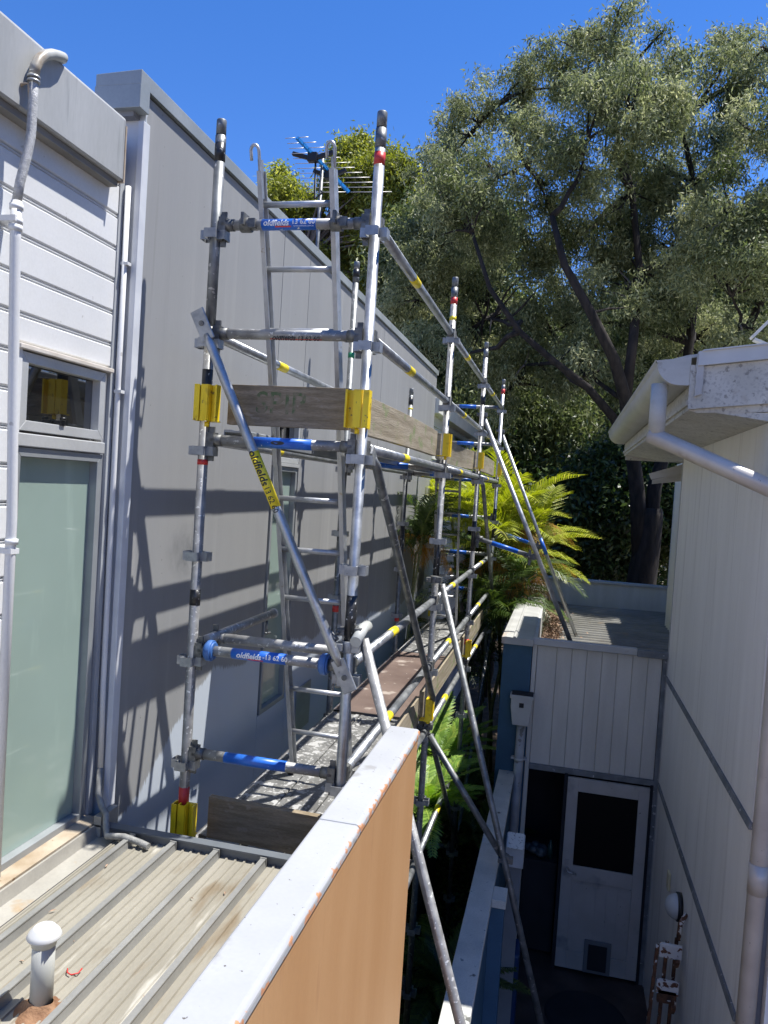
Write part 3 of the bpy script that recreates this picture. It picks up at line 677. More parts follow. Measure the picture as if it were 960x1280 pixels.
def swivel(p, parent, r=R_, m=galv_dark, ax='z'):
    p = Vector(p); g = MB()
    if ax == 'z': g.tube([p-Vector((0,0,.026)), p+Vector((0,0,.026))], r+.010, 16)
    elif ax == 'y': g.tube([p-Vector((0,.026,0)), p+Vector((0,.026,0))], r+.010, 16)
    else: g.tube([p-Vector((.026,0,0)), p+Vector((.026,0,0))], r+.010, 16)
    if ax == 'x': g.box(p.x-.008,p.x+.008,p.y-.055,p.y+.03,p.z-.014,p.z+.044); g.tube([p+Vector((0,-.05,.035)), p+Vector((0,.03,.035))], .006, 8)
    else: g.box(p.x-.055,p.x-.02,p.y-.05,p.y+.02,p.z-.016,p.z+.016); g.tube([p+Vector((-.045,-.075,0)), p+Vector((-.045,.04,0))], .0065, 8)
    g.box(p.x+.020,p.x+.055,p.y-.035,p.y+.015,p.z-.022,p.z+.022)
    return g.build('coupler', m, parent, bevel=.003)
def flat_end(g, p, d, nrm, L_=.11, wdt=.062, th=.010):
    p, d = Vector(p), Vector(d).normalized(); g.obox(p, p+d*L_, wdt, th, up=nrm)

# near face brace with its yellow sticker
bp0, bp1 = Vector((-1.668,3.300,.655)), Vector((-.925,3.300,-.815)); bd = (bp1-bp0).normalized()
g = MB(); g.tube([bp0, bp0+bd*.05, bp1-bd*.05, bp1], [.012,.0225,.0225,.012], 18)
br = g.build('brace', galv, SC)
g = MB(); flat_end(g, bp0+bd*.03, -bd, (0,1,0), .155, .068); g.build('flattened_end', galv_cast, br, bevel=.004)
g = MB(); flat_end(g, bp1-bd*.03, bd, (0,1,0), .155, .068); g.build('flattened_end', galv_cast, br, bevel=.004)
for q, s_ in ((bp0, -1), (bp1, 1)):
    c = q+bd*s_*.055; g = MB(); g.tube([c+Vector((0,-.011,0)), c+Vector((0,.045,0))], .0125, 14); g.build('pin', galv_dark, br)
g = MB(); g.tube([bp0+bd*.60, bp0+bd*.875], .0240, 18); g.build('sticker', tape_yellow, br)
mc = bp0+bd*.7375
text_on('oldfields', .052, mc-bd*.060+Vector((0,-.0240,0))+Vector((.000,0,.000)), bd, (0,-1,0), letter_black, br, r=.0240, shear=.15, fat=.0012)
text_on('13 62 60', .036, mc+bd*.098+Vector((0,-.0240,0)), bd, (0,-1,0), letter_black, br, r=.0240, fat=.0004)
# outer face braces
def brace(a, b, m=galv_old):
    a, b = Vector(a), Vector(b); d = (b-a).normalized(); g = MB(); g.tube([a, a+d*.06, b-d*.06, b], [.010,.022,.022,.010], 16); o = g.build('brace', m, SC)
    g = MB(); flat_end(g, a+d*.03, -d, (1,0,0), .09, .05); flat_end(g, b-d*.03, d, (1,0,0), .09, .05); g.build('flattened_end', galv_cast, o); return o
brace((-.855,3.41,.13), (-.855,5.74,-1.60))
o = brace((-.855,8.22,.12), (-.855,10.53,-1.40)); 
g = MB(); g.tube([(-.855,9.28,-.568),(-.855,9.56,-.752)], .0235, 16); g.build('sleeve', sleeve_blue, o)
brace((-.855,5.80,-1.93), (-.855,8.10,-3.75)); brace((-.855,8.20,-3.6), (-.855,10.5,-1.93)); brace((-1.73,8.20,-3.6), (-1.73,10.5,-1.93))
# raking props
def raker(p0, p1, m=galv, tie=None, sl=None, cm=galv_dark):
    p0, p1 = Vector(p0), Vector(p1); g = MB(); g.tube([p0, p1], R_, 18); o = g.build('raking_prop', m, SC); d = (p1-p0).normalized()
    swivel((XO, p0.y, p0.z+.03), o, m=cm)
    if sl: g = MB(); g.tube([p0+(p1-p0)*sl[0], p0+(p1-p0)*sl[1]], R_+.0014, 16); g.build('sleeve', sleeve_blue, o)
    return o
r1 = raker((-.845,3.385,-.70), (.50,3.385,-4.735), galv_white)
r2 = raker((-.845,5.70,-.70), (.365,5.70,-4.735), galv_old)
r3 = raker((-.885,8.20,.80), (.335,8.20,-1.84), galv)
r4 = raker((-.885,10.60,.83), (.29,10.60,-1.84), galv, sl=(.52,.60))
for a, b in (((XO,8.22,-.475),(-.27,8.22,-.635)), ((XO,10.62,-.498),(-.265,10.62,-.675))):
    o = member('outrigger_tie', a, b, galv, tapes=((.30,.74,sleeve_blue,'sleeve'),)); swivel((b[0]-.0,b[1],b[2]), o, ax='y')
g = MB(); g.tube([(-.87,5.74,-1.86),(-.27,5.74,-2.69)], R_, 18); o = g.build('raker_tie', galv_old, SC)
swivel((-.235,5.72,-2.70), o, ax='y'); swivel((XO,5.76,-1.80), o)
# dangling coupler work on the near outer standard, and short return tubes
for x_, yA, yB, zz in ((-1.628,3.395,4.30,-.79),):
    g = MB(); g.tube([(x_,yA,zz),(x_,yB,zz)], R_, 18); o = g.build('return_tube', galv_white, SC)
    g = MB(); g.lathe([(.0,-.0),(.0,.0)], (0,0,0)) if False else g.tube([(x_,yB-.03,zz),(x_,yB-.01,zz),(x_,yB+.005,zz)], [R_+.004,R_+.004,R_-.004], 16); g.build('end_cap', pvc, o)
    g = MB(); g.tube([(x_,yB-.12,zz-.03),(x_,yB-.12,zz-.11)], .008, 8); g.tube([(x_,yB-.14,zz-.10),(x_,yB-.06,zz-.11)], .007, 8); g.build('latch', galv_old, o)
for x_ in (-1.585, -1.015):
    g = MB(); g.tube([(x_-.022,3.36,-.83),(x_+.022,3.36,-.83)], .042, 20); g.tube([(x_-.014,3.36,-.83),(x_+.014,3.36,-.83)], .050, 20); g.build('blue_clamp', clamp_blue, SC, bevel=.004)
g = MB(); g.tube([(-.86,3.30,-.70),(-.86,3.42,-.66),(-.86,3.50,-.66)], R_+.002, 16); g.build('tube_end', pvc, SC)
swivel((XO,3.36,-.735), SC, m=galv_cast)
g = MB(); g.tube([(-.985,3.30,-.735),(-.95,3.33,-.70),(-.985,3.30,-.66)], .006, 8); g.tube([(-.985,3.30,-.735),(-.96,3.32,-.77)], .005, 8); g.build('wing_nut', galv_dark, SC)
for x_ in (-1.525, -1.085): swivel((x_,3.36,1.175), SC, ax='x')

# yellow toe board clips
CL = None
def clip(x, y, z, side, m=clip_yellow, axis='x'):
    """a folded clip: ribs standing off a back plate; side +1 opens to +X"""
    global CL
    if CL is None:
        g = MB(); g.box(-.035,.075,-.012,-.004,-.085,.085)
        for xx in (-.035, -.004, .030, .068): g.box(xx, xx+.008, -.050, -.0125, -.085, .085)
        g.box(-.035,.076,-.056,-.0505,-.085,.085) if False else None
        g.box(.000,.034,-.0555,-.0505,-.085,.085); g.box(-.035,-.008,-.0555,-.0505,-.085,.085)
        g.box(.040,.070,-.020,-.0125,-.085,.085); g.box(-.02,.06,-.003,.04,-.085,-.078); g.tube([(.02,-.02,-.11),(.02,-.02,-.086)], .012, 8)
        ctr = Vector([(min(c)+max(c))/2 for c in zip(*g.v)]); CL = (g.build('toe_board_clip', m, SC), ctr)
        o, c = CL; first = True
    else:
        o, c = CL; o = o.copy(); COL.objects.link(o); first = False
    ang = {'x': 0, 'y': math.pi/2}[axis]; M_ = Matrix.Rotation(ang, 3, 'Z')
    cc = Vector((c.x*side, c.y, c.z)); wc = Vector((x,y,z)) + M_ @ cc; o.location = wc - WL['scaffold']; o.rotation_euler = (0,0,ang); o.scale = (side,1,1); WL[o.name] = wc
    return o
for z in (.34, -1.655):
    clip(XI, 3.36, z, 1); clip(XO, 3.36, z, -1)
for k in (1, 2, 3):
    for z in (.34, -1.655): clip(XO, FY[k]-.035, z, -1, axis='y')
clip(XI, 10.5, -1.655, 1)

# ------------------------------------------------------------------ boards, planks, ladders carried by the scaffold
def warped(name, p0, p1, th, h, m, lab, grp, warp=.0, twist=0):
    p0, p1 = Vector(p0), Vector(p1); d = (p1-p0); n = 10; u = Vector((0,0,1)); sd = d.normalized().cross(u).normalized()
    g = MB(); vs = []
    for i in range(n+1):
        t = i/n; c = p0+d*t + sd*math.sin(math.pi*t)*warp; tw = twist*math.sin(math.pi*t); uu = (u*math.cos(tw)+sd*math.sin(tw)); ss = (sd*math.cos(tw)-u*math.sin(tw))
        for a, b in ((-1,-1),(1,-1),(1,1),(-1,1)): vs.append(c+ss*(a*th/2)+uu*(b*h/2))
    fs = [(3,2,1,0), tuple(n*4+q for q in range(4))]
    for i in range(n):
        for q in range(4): fs.append((i*4+q, i*4+(q+1) % 4, i*4+4+(q+1) % 4, i*4+4+q))
    g.add(vs, fs); o = g.build(name, m, bevel=.002); return tag(o, lab, 'toe board', grp)
TG = 'toe boards edging the scaffold decks'
tb = warped('toe_board', (-1.585,3.415,.345), (-.985,3.415,.345), .036, .19, timber_x, 'short dark toe board with green stamp across the near end of the upper deck', TG)
text_on('SPIP', .145, (-1.32,3.397,.355), (1,0,0), (0,-1,0), letter_green, tb, r=None, fat=.001)
warped('toe_board', (-.965,3.43,.335), (-.965,5.66,.345), .036, .185, timber_pale, 'pale mossy toe board along the upper deck in the nearest bay', TG, .02)
warped('toe_board', (-.965,5.83,.340), (-.965,8.05,.335), .036, .19, timber_pale, 'sagging toe board along the upper deck in the second bay', TG, -.05, .18)
warped('toe_board', (-.965,8.22,.345), (-.965,10.45,.335), .036, .19, timber_pale, 'pale toe board along the upper deck in the farthest bay', TG, .02)
warped('toe_board', (-1.575,3.43,-1.655), (-.97,3.43,-1.665), .036, .20, timber_x, 'stained toe board across the near end of the lower deck beside a yellow clip', TG)
warped('toe_board', (-.965,3.45,-1.66), (-.965,5.66,-1.655), .036, .20, timber_pale, 'toe board along the lower deck in the nearest bay beside the white coping', TG)
warped('toe_board', (-.965,5.83,-1.66), (-.965,8.05,-1.655), .036, .20, timber_pale, 'mossy toe board along the lower deck beside the brown ply', TG)
warped('toe_board', (-.965,8.22,-1.66), (-.965,10.45,-1.655), .036, .20, timber_pale, 'toe board along the farthest bay of the lower deck near the palms', TG)
PGR = 'steel planks laid in the scaffold decks'
def plank(x, y0, y1, z, m, lab, wd=.222):
    g = MB(); h = wd/2
    g.prism([(x-h,z-.055),(x-h,z-.004),(x-h+.004,z),(x-h+.03,z),(x-h+.033,z-.004),(x+h-.033,z-.004),(x+h-.03,z),(x+h-.004,z),(x+h,z-.004),(x+h,z-.055),(x+h-.004,z-.055),(x+h-.004,z-.012),(x-h+.004,z-.012),(x-h+.004,z-.055)], 'y', y0, y1)
    return tag(g.build('steel_plank', m), lab, 'plank', PGR)
PXS = [(-1.535,'wall side'),(-1.305,'middle'),(-1.075,'outer')]
for x, nm in PXS:
    plank(x, 3.47, 5.74, -1.775, plank_m, f'{nm} paint spattered steel plank of the lower deck in the nearest bay')
    plank(x, 8.20, 10.54, -1.775, plank_m, f'{nm} grey steel plank of the lower deck in the farthest bay')
plank(-1.545, 3.40, 5.74, .225, plank_under, 'narrow infill strip on the wall side of the upper deck in the nearest bay', wd=.108)
for x, nm in ((-1.375,'inner'),(-1.145,'outer')): plank(x, 4.40, 5.74, .225, plank_under, f'{nm} steel plank of the upper deck beyond the ladder opening')
for x, nm in ((-1.49,'wall side'),(-1.26,'middle'),(-1.055,'outer')):
    plank(x, 5.78, 8.14, .225, plank_under, f'{nm} steel plank of the upper deck in the second bay', wd=.2)
    plank(x, 8.18, 10.54, .225, plank_under, f'{nm} steel plank of the upper deck in the farthest bay', wd=.2)
g = MB(); g.box(-1.645,-.985,5.785,8.15,-1.792,-1.772); tag(g.build('ply_sheet', ply_m, bevel=.002), 'brown form ply sheet laid on the lower deck in the second bay', 'plywood')
g = MB(); g.tube([(-1.63,5.72,-1.765),(-1.45,5.74,-1.764),(-1.30,5.735,-1.762),(-1.1,5.75,-1.764),(-.99,5.74,-1.765)], .006, 8); tag(g.build('tie_wire', black_plastic), 'black tie wire lying across the lower deck where planks meet the ply', 'wire')

def ladder(x0, x1, top, bot, zs, hooks, lab):
    """stiles from top (y,z) to bot (y,z); rungs at heights zs"""
    L_ = empty('ladder', ((x0+x1)/2, bot[0], bot[1]), lab, 'ladder', None)
    def Yat(z): return bot[0]+(top[0]-bot[0])*(z-bot[1])/(top[1]-bot[1])
    d = Vector((0, top[0]-bot[0], top[1]-bot[1])).normalized(); nrm = Vector((1,0,0)).cross(d)
    for x in (x0, x1):
        g = MB(); A = Vector((x,top[0],top[1])); Bq = Vector((x,bot[0],bot[1]))
        s = 1 if x == x0 else -1
        g.obox(Bq, A, .006, .062, up=nrm); g.obox(Bq+Vector((s*.011,0,0))+nrm*.029, A+Vector((s*.011,0,0))+nrm*.029, .018, .005, up=nrm); g.obox(Bq+Vector((s*.011,0,0))-nrm*.029, A+Vector((s*.011,0,0))-nrm*.029, .018, .005, up=nrm)
        st = g.build('stile', ladder_m, L_)
        if hooks:
            g = MB(); pts = []
            for k in range(11):
                a = math.radians(-5+ 200*k/10); pts.append(A+d*(.085)+Vector((-.018, 0, 0))+Vector((.020*math.cos(a),0,0))+d*(.030*math.sin(a)+.0))
            pts = [A-d*.06+Vector((s*.004,0,0)), A+d*.04+Vector((s*.002,0,0))]+pts+[pts[-1]-d*.03]
            g.tube(pts, .0075, 10); g.build('hook', ladder_m, st)
            g = MB(); g.obox(A-d*.12+Vector((s*.007,0,0)), A+d*.05+Vector((s*.007,0,0)), .008, .05, up=nrm); g.build('hook_plate', galv_cast, st)
        g = MB(); g.obox(Bq-d*.03, Bq+d*.04, .034, .074, up=nrm); g.build('foot', black_plastic, st)
    for z in zs:
        g = MB(); g.tube([(x0,Yat(z),z),(x1,Yat(z),z)], .0145, 12); g.build('rung', ladder_m, L_)
    return L_
ltop, lbot = (3.405, 1.44), (4.41, -1.765)
nr = [1.30 - .279*k for k in range(11)]
ladder(-1.495, -1.125, ltop, lbot, nr, True, 'hook topped aluminium ladder rising through the near end of the scaffold')
ladder(-1.55, -1.24, (9.3, .35), (9.9, -1.765), [.0-.27*k for k in range(7)], False, 'aluminium ladder standing in the farthest bay of the scaffold in front of the palms')

# ------------------------------------------------------------------ right house
RX = 1.092
H = empty('white_house', (RX+2, 6.2, GZ), 'off white house on the right with gutter, wide eave and grey battens on its wall', 'house')
g = MB(); g.box(RX+.03, RX+6, 4.40, 7.83, GZ, .50); g.build('wall', joint_dark, H)
vj = [4.395, 5.00, 5.62, 6.22, 6.82, 7.36, 7.85]
for z0, z1 in ((-1.655, .50), (-2.70, -1.695), (GZ, -2.745)):
    for a, b in zip(vj[:-1], vj[1:]):
        g = MB(); n = max(2, int((b-a)/.15)); prof = [(RX+.029, a+.0015),(RX, a+.0015)]
        for q in range(1, n):
            c = a+(b-a)*q/n; prof += [(RX, c-.002),(RX+.001, c),(RX, c+.002)]
        prof += [(RX, b-.0015),(RX+.029, b-.0015)]
        g.prism(prof, 'z', z0, z1); g.build('wall_sheet', house_white, H)
for zc in (-1.675, -2.7225):
    g = MB(); g.prism([(RX-.016,zc-.021),(RX+.028,zc-.021),(RX+.028,zc+.019),(RX-.010,zc+.019)], 'y', 4.395, 7.85); g.build('batten', trim_grey, H)
g = MB(); g.box(RX-.006, RX+.03, 7.8515, 7.875, GZ, .50); g.build('corner_trim', fascia_pale, H)
# eave
g = MB(); g.prism([(.672,.556),(.672,.562),(RX+.3,.535),(RX+.3,.520),(RX+.02,.500)], 'y', 4.68, 9.5); g.build('soffit', eave_m, H)
g = MB(); g.prism([(.655,.548),(.671,.548),(.671,.80),(.655,.80)], 'y', 4.665, 9.52); g.prism([(.640,.575),(.6545,.575),(.6545,.61),(.640,.60)], 'y', 4.67, 9.52); g.build('fascia', eave_m, H, bevel=.002)
g = MB(); g.box(.672, RX+.5, 9.47, 9.52, .50, .80); g.build('fascia', eave_m, H)
# quad gutter with a rounded front and an end plate
prof = []
for k in range(13):
    a = math.radians(180+ 90*k/12); prof.append((.592+.125*math.cos(a)*1.0, .805+.120*math.sin(a)))
prof = [(.455,.826),(.455,.812),(.467,.805)] + prof[1:] + [(.648,.685),(.648,.845)]
outer = prof; inner = [(x+.0035 if x < .6 else x-.003, z+.0035) for x, z in prof]
g = MB(); n = len(outer)
for (ya, yb) in ((4.66, 9.55),):
    vs = [(x,ya,z) for x, z in outer]+[(x,yb,z) for x, z in outer]+[(x,ya,z) for x, z in inner]+[(x,yb,z) for x, z in inner]
    fs = [(i,i+1,n+i+1,n+i) for i in range(n-1)]+[(2*n+i,3*n+i,3*n+i+1,2*n+i+1) for i in range(n-1)]
    g.add(vs, fs, 0, True)
gt = g.build('gutter', gutter_m, H)
g = MB(); g.prism([(.459,.822)]+outer[2:], 'y', 4.652, 4.659); g.build('gutter_end', gutter_m, gt)
g = MB(); g.prism([(.459,.822)]+outer[2:], 'y', 9.55, 9.556); g.build('gutter_end', gutter_m, gt)
g = MB(); g.prism([(.672,.62),(.676,.64),(.672,.66),(.677,.70),(.672,.72),(.677,.76),(.672,.79),(.675,.86),(.715,.866),(.712,.80),(.716,.77),(.712,.73),(.716,.69),(.711,.66),(.713,.635)], 'y', 4.625, 4.64); g.build('capping_piece', fascia_pale, H, bevel=.002)
g = MB(); g.box(.646,.6895,4.644,4.6515,.552,.80); g.build('fascia_return', eave_m, H)
# verge facing the camera
def slope(x): return .02+(x-.668)*.135
g = MB(); g.prism([(.690,.555),(.690,.79),(1.9,.79+.165),(1.9,.555+.14)], 'y', 4.645, 4.675); g.build('verge_board', eave_m, H)
g = MB(); g.prism([(.655,.548),(.690,.5545),(1.9,.694),(1.9,.60),(.70,.535)], 'y', 4.676, 4.72); g.build('verge_lining', eave_m, H)
g = MB(); g.prism([(.680,.792),(.680,.872),(1.9,1.035),(1.9,.955)], 'y', 4.615, 4.66); g.prism([(.700,.8725),(1.9,1.0355),(1.9,1.043),(.700,.880)], 'y', 4.60, 4.70); g.build('verge_capping', mat('verge_metal', (.52,.53,.51), (.62,.63,.61), scale=4, rough=.45, metal=.1, spots=[((.30,.28,.24), 20, .68)]), H)
for k in range(13):
    y0 = 4.71+k*.376; g = MB(); g.prism([(.56,.845),(.64,.868),(6.4,1.645),(6.4,1.62),(.64,.850)], 'y', y0, y0+.372); g.build('roof_sheet', fascia_pale, H)
g = MB(); g.box(1.62,6,7.9,12.3,GZ,.62); g.box(1.86,6,12.3,14.2,GZ,.60); g.build('back_wing', house_white, H)
# lower gutter of the back roof
g = MB(); g.prism([(.83,.31),(.86,.25),(1.25,.36),(1.25,.46)], 'y', 8.3, 8.34); g.prism([(.89,.21),(1.2,.26),(1.2,.35),(.89,.255)], 'y', 8.5, 8.54); g.build('back_gutter', gutter_m, H)
# downpipe: outlet, long slanting run, elbow and drop at the corner
RP = .047
g = MB(); o0 = Vector((.497,4.74,.700)); e0 = Vector((.497,4.74,.392)); e1 = Vector((1.215,4.40,.055)); 
g.tube([o0, (o0+e0)/2, e0+Vector((0,0,.02))], RP, 24); g.build('downpipe_outlet', gutter_m, H)
g = MB(); g.tube([e0+(e0-e1).normalized()*.038, e0, (e0+e1)/2, e1], RP+.0015, 24); g.build('downpipe_offset', pipe_cream, H)
g = MB(); g.tube([e1+Vector((-.02,0,.03)), (1.150,4.375,-.2), (1.118,4.375,GZ+.1)], RP, 24); dp = g.build('downpipe', pipe_cream, H)
g = MB(); g.tube([(1.1372,4.375,-2.02),(1.1384,4.375,-1.86)], RP+.003, 24); g.build('joiner', pipe_cream, dp)
g = MB(); g.box(1.21,RX+.5,4.33,4.394,GZ,.45); g.build('corner_post', house_white, H)
# things fixed to the wall
g = MB(); g.box(RX-.022,RX-.001,6.75,6.84,-3.23,-3.08); o = g.build('switch_box', cream, bevel=.006)
tag(o, 'small cream switch box on the white wall below the lower batten', 'switch box')
WLp = empty('wall_lamp', (RX, 6.20, -3.07), 'round white bulkhead lamp on a dark base on the white wall', 'lamp')
g = MB(); g.tube([(RX-.001,6.20,-3.07),(RX-.035,6.20,-3.07)], .105, 28); g.build('lamp_base', black_plastic, WLp)
g = MB(); pr = []
vs = []; fs = []; n = 24
for i in range(8):
    a = math.pi/2*i/7; rr = .094*math.cos(a); dx = .085*math.sin(a)
    for k in range(n): t = 2*math.pi*k/n; vs.append((RX-.036-dx, 6.20+rr*math.cos(t), -3.07+rr*math.sin(t)))
for i in range(7):
    for k in range(n): fs.append((i*n+k, i*n+(k+1) % n, (i+1)*n+(k+1) % n, (i+1)*n+k))
g.add(vs, fs, 0, True); g.build('lamp_dome', mat('lamp_diffuser', (.50,.52,.52), rough=.35), WLp)
# rusty folding bracket
RB = empty('rusty_folding_bracket', (RX-.05, 5.75, -3.6), 'rusty folded clothes line bracket with flaking white paint hanging on the white wall', 'bracket')
a0, a1 = Vector((RX-.05,5.93,-3.13)), Vector((RX-.06,5.93,-4.25))
for dx_, dy in ((-.0,.07),(-.075,.0),(-.15,-.06)):
    g = MB(); g.obox(a0+Vector((dx_,dy,-.08)), a1+Vector((dx_*1.25,dy*1.5,.0)), .024, .024, up=(1,0,0)); g.build('arm', rust, RB)
for t, wd_ in ((.10,.15),(.34,.15),(.40,.13),(.70,.16)):
    c = a0+(a1-a0)*t; g = MB(); g.box(c.x-.06-wd_/2,c.x-.055+wd_/2,c.y-.075,c.y-.045,c.z-.05,c.z+.05); g.build('plate', rust_white if t not in (.40,) else rust, RB, bevel=.005)
for t in (.16,.46):
    c = a0+(a1-a0)*t; g = MB(); g.tube([c+Vector((-.01,-.10,0)), c+Vector((-.01,.10,0))], .011, 10); g.obox(c+Vector((-.02,-.10,-.02)), c+Vector((-.02,-.16,.06)), .03,.02); g.build('hinge', rust, RB)
g = MB(); g.tube([(RX-.01,5.93,-2.98),(RX-.045,5.93,-3.06),(RX-.05,5.93,-3.18)], .017, 10); g.build('hanger', rust, RB)
# white framed roof vent at the frame edge
RF = empty('roof_bracket', (1.12,5.0,.93), 'white folded bracket standing on the house roof at the right edge', 'bracket')
p0_, p1_ = Vector((1.022,5.0,1.028)), Vector((1.36,5.0,1.42))
g = MB(); g.obox(p0_, p1_, .055, .016, up=(-.75,0,.65)); g.build('rail', fascia_pale, RF)
g = MB(); g.obox(p0_+Vector((.015,0,-.006)), p0_+Vector((.13,0,-.055)), .055, .014); g.build('foot', fascia_pale, RF)
g = MB(); g.obox(p0_+Vector((.125,0,-.05)), p1_+Vector((.10,0,-.07)), .05, .014, up=(-.75,0,.65)); g.build('rail', fascia_pale, RF)
g = MB(); g.box(1.10,1.34,4.98,5.02,.9,.985); g.build('base', fascia_pale, RF)

# ------------------------------------------------------------------ flat roofed outbuilding with the door
FBd = empty('flat_roofed_outbuilding', (.35, 11, GZ), 'low flat roofed outbuilding with grey vertical cladding, half glazed door and blue side wall', 'building')
bx = [-.155, .040, .187, .333, .479, .625, .770, .914, 1.046]
for a, b in zip(bx[:-1], bx[1:]):
    g = MB(); g.prism([(a+.001,7.93),(a+.001,7.905),(a+.005,7.900),(b-.005,7.900),(b-.001,7.905),(b-.001,7.93)], 'z', -2.70, -1.50); g.build('cladding_board', clad_grey, FBd)
g = MB(); g.box(-.155,1.06,7.93,7.96,-2.72,-1.45); g.build('backing', joint_dark, FBd)
g = MB(); g.box(-.200,-.157,7.875,7.96,GZ,-1.47); g.build('corner_post', clad_grey, FBd, bevel=.004)
g = MB(); g.box(-.160,1.085,7.868,7.898,-2.755,-2.700); g.build('lintel', trim_grey, FBd, bevel=.004)
g = MB(); g.box(1.047,1.088,7.872,7.96,-4.75,-1.46); g.build('side_trim', trim_grey, FBd, bevel=.004)
g = MB(); g.box(-.205,.80,7.83,7.905,-1.485,-1.418); g.build('fascia', fascia_pale, FBd, bevel=.006)
g = MB(); g.box(.801,1.085,7.835,7.905,-1.495,-1.430); g.build('fascia', trim_grey, FBd, bevel=.004)
g = MB(); g.box(-.495,-.2055,7.86,13.9,GZ,-1.475); g.build('blue_wall', blue_dark, FBd)
for a, b in ((7.80,8.30),(8.305,10.2),(10.205,13.9)):
    g = MB(); g.prism([(-.512,-1.5),(-.512,-1.432),(-.47,-1.425),(-.40,-1.428),(-.395,-1.415),(-.375,-1.415),(-.37,-1.428),(-.215,-1.43),(-.195,-1.436),(-.195,-1.5)], 'y', a, b); g.build('coping', mat('outbuilding_coping', (.36,.36,.34), (.46,.46,.43), scale=4, rough=.5, spots=[((.50,.33,.22), 3, .62, (1,.5,1), .12)]), FBd, bevel=.003)
g = MB(); g.box(-.194,-.165,7.91,13.9,-1.83,-1.44); g.build('roof_upstand', fascia_pale, FBd)
# corrugated roof
vs = []; fs = []; y = 7.92; ny = int((13.9-7.92)/.019); ys = []; q = 7.92
while q < 13.7: ys += [(q,0),(q+.055,0),(q+.075,1),(q+.115,1),(q+.135,0)]; q += .19
ny = len(ys)
for yy, hh in ys: zc = -1.88+.045*hh; vs += [(.04,yy,zc),(4.5,yy,zc+.05)]
fs = [(2*i,2*i+1,2*i+3,2*i+2) for i in range(ny-1)]
g = MB(); g.add(vs, fs, 0, False); g.build('corrugated_roof', roof_grey, FBd)
g = MB(); g.box(-.165,.035,7.92,13.9,-1.90,-1.855); g.build('box_gutter', roof_grey, FBd)
g = MB(); g.box(-.50,4.5,13.95,14.1,GZ,-1.44); g.build('far_parapet', clad_grey, FBd)
g = MB(); g.box(-.52,4.5,13.92,14.13,-1.4395,-1.405); g.build('coping', fascia_pale, FBd)
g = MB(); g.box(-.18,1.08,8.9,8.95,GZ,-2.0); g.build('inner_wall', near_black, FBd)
# door
dx0, dx1, dz0, dz1 = .235, 1.015, -4.70, -2.775
g = MB(); yf, yb = 7.845, 7.885
wx0, wx1, wz0_, wz1_ = .340, .915, -3.655, -2.905
g.box(dx0,wx0,yf,yb,dz0,dz1); g.box(wx1,dx1,yf,yb,dz0,dz1); g.box(wx0,wx1,yf,yb,wz1_,dz1); g.box(wx0,wx1,yf,yb,-3.80,wz0_)
g.box(wx0,wx1,yf+.014,yb,-4.52,-3.80); g.box(wx0,wx1,yf,yb,dz0,-4.52)
door_m = mat('old_white_door_paint', (.42,.40,.37), (.49,.47,.44), scale=4, rough=.6, spots=[((.20,.20,.21), 3, .60, (1,1,1), .12), ((.16,.15,.15), 20, .69)])
dr = g.build('door', door_m, FBd, bevel=.003)
g = MB(); g.box(wx0+.001,wx1-.001,7.862,7.868,wz0_+.001,wz1_-.001); g.build('pane', mat('dull_door_glass', (.004,.005,.006), rough=.45), dr); MC['dull_door_glass'].node_tree.nodes['Principled BSDF'].inputs['Specular IOR Level'].default_value = .12
for q in range(5):
    a = .372+q*.105; g = MB(); g.box(a,a+.098,7.853,7.858,-4.49,-3.84); g.build('door_board', door_m, dr)
g = MB(); g.box(.505,.765,7.832,7.844,-4.70,-4.37); g.build('pet_flap_frame', mat('pet_flap_grey', (.16,.17,.18), rough=.5), dr, bevel=.005)
g = MB(); g.box(.545,.725,7.826,7.8315,-4.665,-4.41); g.build('pet_flap', near_black, dr)
g = MB(); g.tube([(.285,7.843,-3.70),(.285,7.80,-3.70),(.30,7.792,-3.705),(.375,7.792,-3.715)], .010, 10); g.tube([(.285,7.846,-3.70),(.285,7.838,-3.70)], .026, 16); g.box(.268,.302,7.836,7.844,-3.645,-3.60); g.build('handle', galv, dr)
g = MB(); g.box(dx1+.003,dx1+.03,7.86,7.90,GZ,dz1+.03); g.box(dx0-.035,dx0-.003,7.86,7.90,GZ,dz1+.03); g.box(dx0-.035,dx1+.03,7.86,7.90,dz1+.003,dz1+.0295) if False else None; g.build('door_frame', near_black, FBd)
# dim opening left of the door: a bench with a bag and a bottle
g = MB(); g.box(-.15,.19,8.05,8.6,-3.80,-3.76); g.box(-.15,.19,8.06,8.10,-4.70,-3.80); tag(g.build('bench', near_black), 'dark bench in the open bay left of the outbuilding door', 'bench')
g = MB(); n = 12
for k in range(9):
    a = k*.7; g.lathe([(0,.0),(.05,.01),(.06,.04),(.035,.07),(0,.075)], (-.03+.07*math.sin(a*1.7),8.16+.04*math.cos(a*2.3),-3.755+.006*k), 10)
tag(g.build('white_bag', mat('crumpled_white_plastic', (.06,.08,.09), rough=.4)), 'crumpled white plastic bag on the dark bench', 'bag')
g = MB(); g.lathe([(0,0),(.027,0),(.028,.13),(.012,.16),(.012,.19),(0,.19)], (.115,8.14,-3.757), 14); tag(g.build('bottle', mat('green_bottle', (.02,.07,.06), rough=.3)), 'small green bottle beside the plastic bag', 'bottle')
